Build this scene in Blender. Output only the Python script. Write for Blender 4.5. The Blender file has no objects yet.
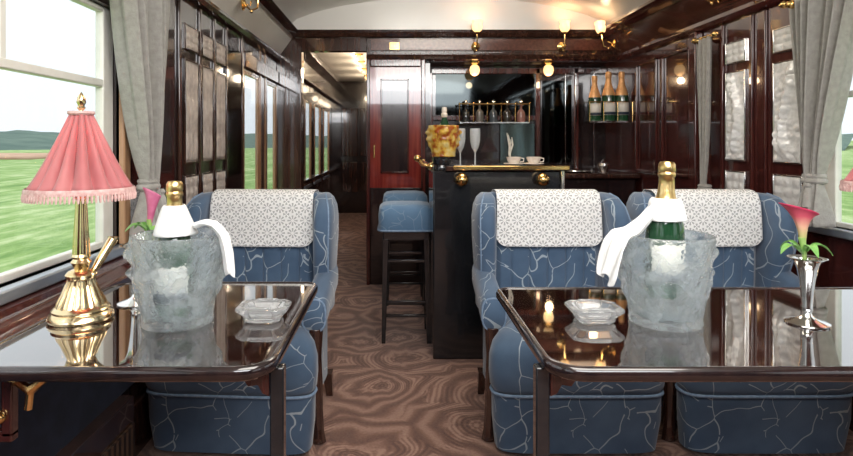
import bpy, bmesh, math, random
from mathutils import Vector, Matrix, noise
random.seed(7)
PI = math.pi
S = bpy.context.scene
COL = S.collection
# ------------------------------------------------------------------ camera
EYE = 1.17
cd = bpy.data.cameras.new('camera'); cam = bpy.data.objects.new('camera', cd); COL.objects.link(cam)
cam.location = (0, 0, EYE); cam.rotation_euler = (PI/2, 0, 0)
cd.sensor_width = 36.0; cd.lens = 580/853*36; cd.shift_x = 31.5/853; cd.shift_y = -85/853
cd.clip_start = 0.05; cd.clip_end = 2000
S.camera = cam
# ------------------------------------------------------------------ world, sun, exposure
S.view_settings.view_transform = 'Standard'; S.view_settings.look = 'None'
S.view_settings.gamma = 1.0; S.view_settings.exposure = 0.0; S.view_settings.use_curve_mapping = False
W = bpy.data.worlds.new('sky'); S.world = W; W.use_nodes = True
wn = W.node_tree; wn.nodes.clear()
wo = wn.nodes.new('ShaderNodeOutputWorld'); wb = wn.nodes.new('ShaderNodeBackground')
wt = wn.nodes.new('ShaderNodeTexCoord'); ws = wn.nodes.new('ShaderNodeSeparateXYZ'); wr = wn.nodes.new('ShaderNodeValToRGB')
wn.links.new(wt.outputs['Generated'], ws.inputs[0]); wn.links.new(ws.outputs['Z'], wr.inputs[0])
wr.color_ramp.elements[0].position = 0.0; wr.color_ramp.elements[0].color = (0.84, 0.90, 0.95, 1)
wr.color_ramp.elements[1].position = 0.45; wr.color_ramp.elements[1].color = (0.96, 0.98, 1.0, 1)
wn.links.new(wr.outputs[0], wb.inputs[0]); wb.inputs[1].default_value = 1.4
wn.links.new(wb.outputs[0], wo.inputs[0])
sd = bpy.data.lights.new('sun', 'SUN'); sun = bpy.data.objects.new('sun', sd); COL.objects.link(sun)
sd.energy = 1.4; sd.angle = math.radians(8); sd.color = (1.0, 0.96, 0.88); sun.rotation_euler = (math.radians(38), 0, math.radians(200))

def area(name, loc, rot, sx, sy, power, color):
    l = bpy.data.lights.new(name, 'AREA'); l.shape = 'RECTANGLE'; l.size = sx; l.size_y = sy
    l.energy = power; l.color = color
    o = bpy.data.objects.new(name, l); COL.objects.link(o); o.location = loc; o.rotation_euler = rot
    return o
area('fill_light_over_tables', (0.45, 0.7, 2.28), (math.radians(20), 0, 0), 1.5, 1.4, 62, (1.0, 0.95, 0.88))  # unseen fill added under the ceiling to brighten tables and chairs
area('fill_light_over_aisle', (0.5, 3.0, 2.3), (0, 0, 0), 0.9, 0.8, 14, (1.0, 0.90, 0.78))  # extra fill added for the aisle, stands for no lamp fitting
area('fill_light_behind', (0.45, -0.9, 2.2), (math.radians(50), 0, 0), 2.0, 0.8, 60, (0.96, 0.97, 1.0))  # added fill from behind the camera onto the chair fronts
area('added_wash_at_bulkhead', (0.45, 3.75, 2.31), (math.radians(105), 0, 0), 1.3, 0.12, 6.5, (1.0, 0.95, 0.88))  # wash added above the view to lift the cream end wall

# ------------------------------------------------------------------ materials
def nmat(name):
    m = bpy.data.materials.new(name); m.use_nodes = True
    n = m.node_tree.nodes; b = n['Principled BSDF']
    return m, m.node_tree, b
def setp(b, **k):
    names = dict(color='Base Color', rough='Roughness', metal='Metallic', coat='Coat Weight', coatr='Coat Roughness', ior='IOR',
                 trans='Transmission Weight', sheen='Sheen Weight', alpha='Alpha', emis='Emission Strength', emc='Emission Color', sss='Subsurface Weight', coatior='Coat IOR')
    for a, v in k.items():
        if a in ('color', 'emc') and len(v) == 3: v = (*v, 1)
        b.inputs[names[a]].default_value = v
def node(t, typ, **inp):
    n = t.nodes.new(typ)
    for k, v in inp.items():
        if k in n.inputs: n.inputs[k].default_value = v
        else: setattr(n, k, v)
    return n
def coords(t, kind='Object', scale=(1, 1, 1)):
    c = t.nodes.new('ShaderNodeTexCoord'); mp = t.nodes.new('ShaderNodeMapping')
    t.links.new(c.outputs[kind], mp.inputs[0]); mp.inputs['Scale'].default_value = scale
    return mp.outputs[0]
def ramp(t, fac, stops):
    r = t.nodes.new('ShaderNodeValToRGB'); e = r.color_ramp.elements
    while len(e) < len(stops): e.new(0.5)
    for i, (p, c) in enumerate(stops):
        e[i].position = p; e[i].color = (*c, 1) if len(c) == 3 else c
    t.links.new(fac, r.inputs[0]); return r.outputs[0]
def math_(t, op, a, b=None, c=None):
    n = t.nodes.new('ShaderNodeMath'); n.operation = op
    for i, v in enumerate((a, b, c)):
        if v is None: continue
        if isinstance(v, (int, float)): n.inputs[i].default_value = v
        else: t.links.new(v, n.inputs[i])
    return n.outputs[0]
def bump(t, b, h, strength=0.3, dist=0.01):
    n = t.nodes.new('ShaderNodeBump'); n.inputs['Strength'].default_value = strength; n.inputs['Distance'].default_value = dist
    t.links.new(h, n.inputs['Height']); t.links.new(n.outputs[0], b.inputs['Normal'])

def noisy(name, c1, c2, scale=8, stretch=(1, 1, 1), bmp=0.0, bscale=None, kind='Object', **kw):
    m, t, b = nmat(name)
    v = coords(t, kind, stretch)
    n = node(t, 'ShaderNodeTexNoise', Scale=scale, Detail=4.0)
    t.links.new(v, n.inputs['Vector'])
    t.links.new(ramp(t, n.outputs['Fac'], [(0.35, c1), (0.65, c2)]), b.inputs['Base Color'])
    setp(b, **kw)
    if bmp:
        n2 = node(t, 'ShaderNodeTexNoise', Scale=bscale or scale*4, Detail=3.0); t.links.new(v, n2.inputs['Vector'])
        bump(t, b, n2.outputs['Fac'], bmp, 0.004)
    return m
def wood(name, c1, c2, stretch=(14, 14, 0.9), scale=3, rough=0.16, coat=1.0, ior=1.5):
    m = noisy(name, c1, c2, scale=scale, stretch=stretch, rough=rough, coat=coat, coatr=0.03, ior=ior)
    return m
M = {}
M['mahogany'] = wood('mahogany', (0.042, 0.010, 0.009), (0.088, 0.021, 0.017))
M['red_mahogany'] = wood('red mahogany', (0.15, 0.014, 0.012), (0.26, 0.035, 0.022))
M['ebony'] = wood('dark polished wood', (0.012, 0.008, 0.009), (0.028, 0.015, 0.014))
M['walnut'] = wood('dark walnut', (0.028, 0.012, 0.009), (0.060, 0.026, 0.018))
M['cornice'] = wood('cornice mahogany', (0.075, 0.026, 0.018), (0.13, 0.048, 0.032), stretch=(14, 0.9, 14))
M['tablewood'] = wood('table top wood', (0.014, 0.005, 0.004), (0.028, 0.009, 0.006), stretch=(0.9, 14, 14), rough=0.04, ior=2.4)
M['tablewood'].node_tree.nodes['Principled BSDF'].inputs['Coat IOR'].default_value = 2.2
M['golden_wood'] = wood('golden wood', (0.34, 0.18, 0.09), (0.50, 0.30, 0.17))
M['black'] = noisy('black lacquer', (0.008, 0.009, 0.011), (0.016, 0.017, 0.02), rough=0.2, coat=0.8, coatr=0.05)
M['cream'] = noisy('cream ceiling paint', (0.78, 0.76, 0.72), (0.82, 0.80, 0.76), scale=3, rough=0.35, coat=0.3, coatr=0.2)
M['white_paint'] = noisy('cream window paint', (0.80, 0.79, 0.72), (0.86, 0.85, 0.79), scale=20, rough=0.3)
M['steel'] = noisy('brushed steel sill', (0.42, 0.48, 0.55), (0.55, 0.61, 0.67), scale=30, stretch=(1, 0.2, 1), rough=0.35, metal=0.8)
M['brass'] = noisy('polished brass', (0.85, 0.55, 0.20), (0.95, 0.68, 0.30), scale=12, rough=0.14, metal=1.0)
M['lampbrass'] = noisy('pale lamp brass', (0.88, 0.66, 0.36), (0.96, 0.78, 0.50), scale=12, rough=0.16, metal=1.0)
M['gold'] = noisy('gold foil', (0.82, 0.55, 0.20), (0.96, 0.72, 0.34), scale=60, rough=0.28, metal=1.0, bmp=0.18, bscale=70)
M['gold_dull'] = noisy('copper gold foil', (0.70, 0.34, 0.13), (0.85, 0.46, 0.20), scale=60, rough=0.45, metal=0.35)
M['silver'] = noisy('polished silver', (0.78, 0.77, 0.75), (0.90, 0.90, 0.88), scale=20, rough=0.12, metal=1.0)
M['curtain'] = noisy('grey damask curtain', (0.32, 0.305, 0.28), (0.39, 0.375, 0.345), scale=45, rough=0.75, sheen=0.3, bmp=0.4, bscale=160)
M['napkin'] = noisy('white linen', (0.80, 0.80, 0.79), (0.88, 0.88, 0.87), scale=40, rough=0.8, bmp=0.2, bscale=120)
M['tassel'] = noisy('pink fringe', (0.62, 0.36, 0.34), (0.78, 0.55, 0.52), scale=90, rough=0.8)
M['label'] = noisy('paper label', (0.74, 0.70, 0.62), (0.80, 0.77, 0.70), scale=20, rough=0.6)
M['dark_label'] = noisy('dark label band', (0.02, 0.03, 0.05), (0.04, 0.05, 0.08), scale=20, rough=0.5)
M['greenglass'] = noisy('dark green bottle glass', (0.012, 0.05, 0.022), (0.02, 0.08, 0.035), scale=8, rough=0.06, coat=0.6, coatr=0.03)
M['leaf'] = noisy('lily leaf', (0.10, 0.30, 0.05), (0.22, 0.46, 0.12), scale=25, rough=0.4)
M['stem'] = noisy('lily stem', (0.25, 0.42, 0.10), (0.36, 0.52, 0.18), scale=25, rough=0.4)
M['porcelain'] = noisy('cream porcelain', (0.72, 0.62, 0.52), (0.84, 0.76, 0.68), scale=60, rough=0.15, coat=0.5)
M['dado'] = noisy('dark blue dado cloth', (0.010, 0.014, 0.028), (0.018, 0.024, 0.045), scale=20, rough=0.6)
M['sprig'] = noisy('pale dried sprig', (0.55, 0.50, 0.42), (0.7, 0.66, 0.58), scale=50, rough=0.8)

def mirror(name, c, r=0.05):
    m, t, b = nmat(name); v = coords(t)
    n = node(t, 'ShaderNodeTexNoise', Scale=3.0); t.links.new(v, n.inputs['Vector'])
    t.links.new(ramp(t, n.outputs['Fac'], [(0.3, tuple(x*0.85 for x in c)), (0.7, c)]), b.inputs['Base Color'])
    setp(b, metal=1.0, rough=r); return m
M['mirror'] = mirror('dark mirror', (0.03, 0.035, 0.036))
M['brightmirror'] = mirror('teal mirror', (0.13, 0.17, 0.165), 0.10)

def thin_glass(name, tint=(1, 1, 1), refl=0.08, rough=0.0):
    m = bpy.data.materials.new(name); m.use_nodes = True; t = m.node_tree; t.nodes.clear()
    o = t.nodes.new('ShaderNodeOutputMaterial'); mx = t.nodes.new('ShaderNodeMixShader')
    tr = t.nodes.new('ShaderNodeBsdfTransparent'); gl = t.nodes.new('ShaderNodeBsdfGlossy'); lw = t.nodes.new('ShaderNodeLayerWeight'); lw.inputs[0].default_value = 0.5
    n = node(t, 'ShaderNodeTexNoise', Scale=2.0); t.links.new(coords(t), n.inputs['Vector'])
    t.links.new(ramp(t, n.outputs['Fac'], [(0, tuple(x*0.98 for x in tint)), (1, tint)]), tr.inputs[0])
    gl.inputs['Roughness'].default_value = rough; fr = math_(t, 'ADD', math_(t, 'MULTIPLY', math_(t, 'POWER', lw.outputs['Facing'], 5.0), 0.6), 0.04)
    t.links.new(fr, mx.inputs[0]); t.links.new(tr.outputs[0], mx.inputs[1]); t.links.new(gl.outputs[0], mx.inputs[2])
    t.links.new(mx.outputs[0], o.inputs[0]); return m
M['pane'] = thin_glass('window glass', (0.97, 0.985, 0.99))
M['flute'] = None
def frosted():
    m = bpy.data.materials.new('frosted crystal'); m.use_nodes = True; t = m.node_tree; t.nodes.clear()
    o = t.nodes.new('ShaderNodeOutputMaterial')
    g = t.nodes.new('ShaderNodeBsdfPrincipled'); setp(g, color=(0.93, 0.98, 1.0), rough=0.20, trans=1.0, ior=1.16)
    d = t.nodes.new('ShaderNodeBsdfTranslucent'); d.inputs[0].default_value = (0.93, 0.98, 1.0, 1)
    df = t.nodes.new('ShaderNodeBsdfPrincipled'); setp(df, color=(0.84, 0.95, 1.0), rough=0.12, coat=1.0, coatr=0.05)
    m1 = t.nodes.new('ShaderNodeMixShader'); m1.inputs[0].default_value = 0.4
    m2 = t.nodes.new('ShaderNodeMixShader')
    n = node(t, 'ShaderNodeTexNoise', Scale=28.0, Detail=3.0); t.links.new(coords(t), n.inputs['Vector'])
    t.links.new(ramp(t, n.outputs['Fac'], [(0.35, (0.10,)*3), (0.65, (0.34,)*3)]), m2.inputs[0])
    vo = node(t, 'ShaderNodeTexVoronoi', Scale=110.0); t.links.new(coords(t), vo.inputs['Vector'])
    bp = t.nodes.new('ShaderNodeBump'); bp.inputs['Strength'].default_value = 0.6; bp.inputs['Distance'].default_value = 0.004
    t.links.new(vo.outputs['Distance'], bp.inputs['Height'])
    for s in (g, df): t.links.new(bp.outputs[0], s.inputs['Normal'])
    t.links.new(d.outputs[0], m1.inputs[1]); t.links.new(df.outputs[0], m1.inputs[2])
    t.links.new(g.outputs[0], m2.inputs[1]); t.links.new(m1.outputs[0], m2.inputs[2])
    t.links.new(m2.outputs[0], o.inputs[0]); return m
M['frosted'] = frosted()
def crystal():
    m, t, b = nmat('cut crystal'); setp(b, rough=0.04, trans=0.85, ior=1.45)
    n = node(t, 'ShaderNodeTexNoise', Scale=40.0); t.links.new(coords(t), n.inputs['Vector'])
    t.links.new(ramp(t, n.outputs['Fac'], [(0.3, (0.88, 0.92, 0.94)), (0.7, (1, 1, 1))]), b.inputs['Base Color'])
    return m
M['crystal'] = crystal()
M['flute'] = crystal(); M['flute'].name = 'clear flute glass'; setp(M['flute'].node_tree.nodes['Principled BSDF'], trans=0.7, rough=0.08, ior=1.5)
def amber():
    m, t, b = nmat('amber glass'); setp(b, rough=0.12, trans=0.35, ior=1.3, coat=0.6)
    n = node(t, 'ShaderNodeTexNoise', Scale=22.0, Detail=2.0); t.links.new(coords(t), n.inputs['Vector'])
    t.links.new(ramp(t, n.outputs['Fac'], [(0.38, (0.50, 0.12, 0.02)), (0.52, (0.95, 0.62, 0.10)), (0.66, (1.0, 0.82, 0.35))]), b.inputs['Base Color'])
    return m
M['amber'] = amber()
def glow(name, c, s):
    m, t, b = nmat(name); setp(b, rough=0.3, emis=s)
    n = node(t, 'ShaderNodeTexNoise', Scale=30.0); t.links.new(coords(t), n.inputs['Vector'])
    r = ramp(t, n.outputs['Fac'], [(0.3, tuple(x*0.9 for x in c)), (0.7, c)])
    t.links.new(r, b.inputs['Base Color']); t.links.new(r, b.inputs['Emission Color']); return m
M['glow'] = glow('lit tulip glass', (1.0, 0.64, 0.30), 1.7)
M['glow_dim'] = glow('lit dome glass', (1.0, 0.66, 0.36), 1.6)
def pink():
    m = bpy.data.materials.new('pink silk'); m.use_nodes = True; t = m.node_tree; b = t.nodes['Principled BSDF']; o = t.nodes['Material Output']
    n = node(t, 'ShaderNodeTexNoise', Scale=14.0, Detail=3.0); t.links.new(coords(t, scale=(1, 1, 0.3)), n.inputs['Vector'])
    c = ramp(t, n.outputs['Fac'], [(0.3, (0.58, 0.17, 0.18)), (0.7, (0.72, 0.27, 0.27))])
    t.links.new(c, b.inputs['Base Color']); setp(b, rough=0.55, sheen=0.4)
    tl = t.nodes.new('ShaderNodeBsdfTranslucent'); t.links.new(c, tl.inputs[0])
    mx = t.nodes.new('ShaderNodeMixShader'); mx.inputs[0].default_value = 0.25
    t.links.new(b.outputs[0], mx.inputs[1]); t.links.new(tl.outputs[0], mx.inputs[2]); t.links.new(mx.outputs[0], o.inputs[0]); return m
M['pink'] = pink()
def velvet(name, base1, base2, line, lscale=5.6, stretch=(1, 1, 1)):
    m, t, b = nmat(name)
    v = coords(t, 'Object', stretch)
    wn_ = node(t, 'ShaderNodeTexNoise', Scale=4.0, Detail=2.0); t.links.new(v, wn_.inputs['Vector'])
    mx = t.nodes.new('ShaderNodeMix'); mx.data_type = 'VECTOR'; mx.inputs['Factor'].default_value = 0.18
    t.links.new(v, mx.inputs[4]); t.links.new(wn_.outputs['Color'], mx.inputs[5])
    vo = node(t, 'ShaderNodeTexVoronoi', feature='DISTANCE_TO_EDGE', Scale=lscale); t.links.new(mx.outputs[1], vo.inputs['Vector'])
    vo2 = node(t, 'ShaderNodeTexVoronoi', feature='DISTANCE_TO_EDGE', Scale=lscale*2.1); t.links.new(mx.outputs[1], vo2.inputs['Vector'])
    l1 = math_(t, 'LESS_THAN', vo.outputs['Distance'], 0.0088)
    n2 = node(t, 'ShaderNodeTexNoise', Scale=7.0, Detail=1.0); t.links.new(v, n2.inputs['Vector'])
    gate1 = math_(t, 'GREATER_THAN', n2.outputs['Fac'], 0.43)
    gate2 = math_(t, 'LESS_THAN', n2.outputs['Fac'], 0.44)
    l2 = math_(t, 'MULTIPLY', math_(t, 'LESS_THAN', vo2.outputs['Distance'], 0.0145), gate2)
    lines = math_(t, 'MAXIMUM', math_(t, 'MULTIPLY', l1, gate1), l2)
    n3 = node(t, 'ShaderNodeTexNoise', Scale=6.0, Detail=5.0); t.links.new(v, n3.inputs['Vector'])
    bc = ramp(t, n3.outputs['Fac'], [(0.3, base1), (0.7, base2)])
    mc = t.nodes.new('ShaderNodeMix'); mc.data_type = 'RGBA'
    t.links.new(math_(t, 'MULTIPLY', lines, 0.8), mc.inputs['Factor']); t.links.new(bc, mc.inputs[6]); mc.inputs[7].default_value = (*line, 1)
    t.links.new(mc.outputs[2], b.inputs['Base Color']); setp(b, rough=0.8, sheen=0.35)
    n4 = node(t, 'ShaderNodeTexNoise', Scale=250.0); t.links.new(v, n4.inputs['Vector']); bump(t, b, n4.outputs['Fac'], 0.25, 0.002)
    return m
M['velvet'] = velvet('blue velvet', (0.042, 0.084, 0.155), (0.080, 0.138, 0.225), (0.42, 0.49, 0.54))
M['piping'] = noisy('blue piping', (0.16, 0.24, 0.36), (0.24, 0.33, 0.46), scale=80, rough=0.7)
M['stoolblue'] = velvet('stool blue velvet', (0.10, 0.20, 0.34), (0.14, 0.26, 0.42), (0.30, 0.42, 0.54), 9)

def lace():
    m, t, b = nmat('white lace'); o = t.nodes['Material Output']
    c = t.nodes.new('ShaderNodeTexCoord'); sp = t.nodes.new('ShaderNodeSeparateXYZ'); t.links.new(c.outputs['UV'], sp.inputs[0])
    cell = 0.056
    def cellc(s, off=0.0):
        f = math_(t, 'FRACT', math_(t, 'ADD', math_(t, 'DIVIDE', s, cell), off)); return math_(t, 'SUBTRACT', f, 0.5)
    def flower(off, petals, r0, r1, thr):
        x = cellc(sp.outputs[0], off); y = cellc(sp.outputs[1], off)
        r = math_(t, 'SQRT', math_(t, 'ADD', math_(t, 'MULTIPLY', x, x), math_(t, 'MULTIPLY', y, y)))
        a = math_(t, 'ARCTAN2', y, x)
        p = math_(t, 'COSINE', math_(t, 'MULTIPLY', a, float(petals)))
        hole = math_(t, 'MULTIPLY', math_(t, 'GREATER_THAN', p, thr), math_(t, 'MULTIPLY', math_(t, 'GREATER_THAN', r, r0), math_(t, 'LESS_THAN', r, r1)))
        return hole
    h = math_(t, 'MAXIMUM', flower(0.0, 8, 0.12, 0.40, 0.0), flower(0.5, 4, 0.05, 0.24, -0.1))
    tr = t.nodes.new('ShaderNodeBsdfTransparent'); mx = t.nodes.new('ShaderNodeMixShader')
    n = node(t, 'ShaderNodeTexNoise', Scale=200.0); t.links.new(coords(t), n.inputs['Vector'])
    t.links.new(ramp(t, n.outputs['Fac'], [(0.3, (0.88, 0.87, 0.85)), (0.7, (0.95, 0.95, 0.94))]), b.inputs['Base Color']); setp(b, rough=0.85)
    t.links.new(math_(t, 'MULTIPLY', h, 0.62), mx.inputs[0]); t.links.new(b.outputs[0], mx.inputs[1]); t.links.new(tr.outputs[0], mx.inputs[2])
    t.links.new(mx.outputs[0], o.inputs[0]); return m
M['lace'] = lace()

def carpet():
    m, t, b = nmat('brown fan carpet')
    v = coords(t, 'Object', (1, 1.0, 1))
    wn_ = node(t, 'ShaderNodeTexNoise', Scale=3.0, Detail=1.0); t.links.new(v, wn_.inputs['Vector'])
    mx = t.nodes.new('ShaderNodeMix'); mx.data_type = 'VECTOR'; mx.inputs['Factor'].default_value = 0.22
    t.links.new(v, mx.inputs[4]); t.links.new(wn_.outputs['Color'], mx.inputs[5])
    vo = node(t, 'ShaderNodeTexVoronoi', Scale=2.9, Randomness=0.85, voronoi_dimensions='2D'); t.links.new(mx.outputs[1], vo.inputs['Vector'])
    sub = t.nodes.new('ShaderNodeVectorMath'); sub.operation = 'SUBTRACT'
    t.links.new(mx.outputs[1], sub.inputs[0]); t.links.new(vo.outputs['Position'], sub.inputs[1])
    sp = t.nodes.new('ShaderNodeSeparateXYZ'); t.links.new(sub.outputs[0], sp.inputs[0])
    ang = math_(t, 'ARCTAN2', sp.outputs[1], sp.outputs[0])
    scal = math_(t, 'MULTIPLY', math_(t, 'ABSOLUTE', math_(t, 'SINE', math_(t, 'MULTIPLY', ang, 4.0))), 0.05)
    d = math_(t, 'ADD', vo.outputs['Distance'], scal)
    wob = math_(t, 'MULTIPLY', wn_.outputs['Fac'], 0.5)
    ringA = math_(t, 'SINE', math_(t, 'MULTIPLY', math_(t, 'ADD', d, wob), 26.0))
    fine = math_(t, 'SINE', math_(t, 'MULTIPLY', math_(t, 'ADD', vo.outputs['Distance'], wob), 120.0))
    n5 = node(t, 'ShaderNodeTexNoise', Scale=2.2); t.links.new(v, n5.inputs['Vector'])
    gate = math_(t, 'GREATER_THAN', n5.outputs['Fac'], 0.5)
    f = math_(t, 'ADD', math_(t, 'MULTIPLY', ringA, 0.5), math_(t, 'MULTIPLY', math_(t, 'MULTIPLY', fine, gate), 0.35))
    f = math_(t, 'ADD', math_(t, 'MULTIPLY', f, 0.5), 0.5)
    n = node(t, 'ShaderNodeTexNoise', Scale=90.0, Detail=3.0); t.links.new(v, n.inputs['Vector'])
    f = math_(t, 'ADD', f, math_(t, 'MULTIPLY', math_(t, 'SUBTRACT', n.outputs['Fac'], 0.5), 0.5))
    t.links.new(ramp(t, f, [(0.15, (0.105, 0.042, 0.025)), (0.5, (0.20, 0.092, 0.060)), (0.85, (0.37, 0.215, 0.155))]), b.inputs['Base Color'])
    setp(b, rough=0.95, sheen=0.2); n6 = node(t, 'ShaderNodeTexNoise', Scale=400.0); t.links.new(v, n6.inputs['Vector']); bump(t, b, n6.outputs['Fac'], 0.5, 0.004)
    return m
M['carpet'] = carpet()
def panelglass(name, c1, c2, rough, metal):
    m, t, b = nmat(name); v = coords(t)
    n = node(t, 'ShaderNodeTexNoise', Scale=26.0, Detail=3.0); t.links.new(v, n.inputs['Vector'])
    t.links.new(ramp(t, n.outputs['Fac'], [(0.35, c1), (0.65, c2)]), b.inputs['Base Color']); setp(b, rough=rough, metal=metal)
    vo = node(t, 'ShaderNodeTexVoronoi', Scale=60.0); t.links.new(v, vo.inputs['Vector']); bump(t, b, vo.outputs['Distance'], 0.5, 0.004); return m
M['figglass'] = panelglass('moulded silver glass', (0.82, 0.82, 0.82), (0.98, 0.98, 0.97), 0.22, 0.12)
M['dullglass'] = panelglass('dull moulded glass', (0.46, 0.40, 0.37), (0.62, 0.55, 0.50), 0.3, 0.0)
def lily():
    m, t, b = nmat('lily petal'); sp = t.nodes.new('ShaderNodeSeparateXYZ'); c = t.nodes.new('ShaderNodeTexCoord')
    t.links.new(c.outputs['UV'], sp.inputs[0])
    n = node(t, 'ShaderNodeTexNoise', Scale=30.0); t.links.new(c.outputs['Object'], n.inputs['Vector'])
    f = math_(t, 'ADD', sp.outputs[1], math_(t, 'MULTIPLY', math_(t, 'SUBTRACT', n.outputs['Fac'], 0.5), 0.2))
    t.links.new(ramp(t, f, [(0.05, (0.42, 0.50, 0.16)), (0.45, (0.80, 0.45, 0.32)), (0.75, (0.72, 0.10, 0.16)), (1.0, (0.55, 0.03, 0.10))]), b.inputs['Base Color'])
    setp(b, rough=0.4, sss=0.0); return m
M['lily'] = lily()
M['lilymauve'] = noisy('mauve lily petal', (0.55, 0.12, 0.25), (0.68, 0.22, 0.36), scale=30, rough=0.4)
def meadow():
    m, t, b = nmat('meadow grass')
    v = coords(t, 'Object', (1, 0.22, 1))
    n = node(t, 'ShaderNodeTexNoise', Scale=1.3, Detail=8.0, Roughness=0.7); t.links.new(v, n.inputs['Vector'])
    n2 = node(t, 'ShaderNodeTexNoise', Scale=0.05, Detail=2.0); t.links.new(coords(t), n2.inputs['Vector'])
    f = math_(t, 'ADD', math_(t, 'MULTIPLY', n.outputs['Fac'], 0.75), math_(t, 'MULTIPLY', n2.outputs['Fac'], 0.25))
    t.links.new(ramp(t, f, [(0.40, (0.14, 0.28, 0.06)), (0.5, (0.27, 0.42, 0.13)), (0.60, (0.50, 0.60, 0.32))]), b.inputs['Base Color']); setp(b, rough=1.0); return m
M['meadow'] = meadow()
M['forest'] = noisy('distant woodland', (0.07, 0.13, 0.11), (0.13, 0.20, 0.16), scale=0.12, rough=1.0)
M['field'] = noisy('bare field', (0.48, 0.30, 0.20), (0.58, 0.40, 0.28), scale=0.3, rough=1.0)
def grille():
    m, t, b = nmat('slatted heater grille'); w = node(t, 'ShaderNodeTexWave', Scale=9.0, bands_direction='Y'); t.links.new(coords(t), w.inputs['Vector'])
    t.links.new(ramp(t, w.outputs['Fac'], [(0.4, (0.02, 0.012, 0.008)), (0.6, (0.11, 0.06, 0.035))]), b.inputs['Base Color']); setp(b, rough=0.4); return m
M['grille'] = grille()

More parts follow.
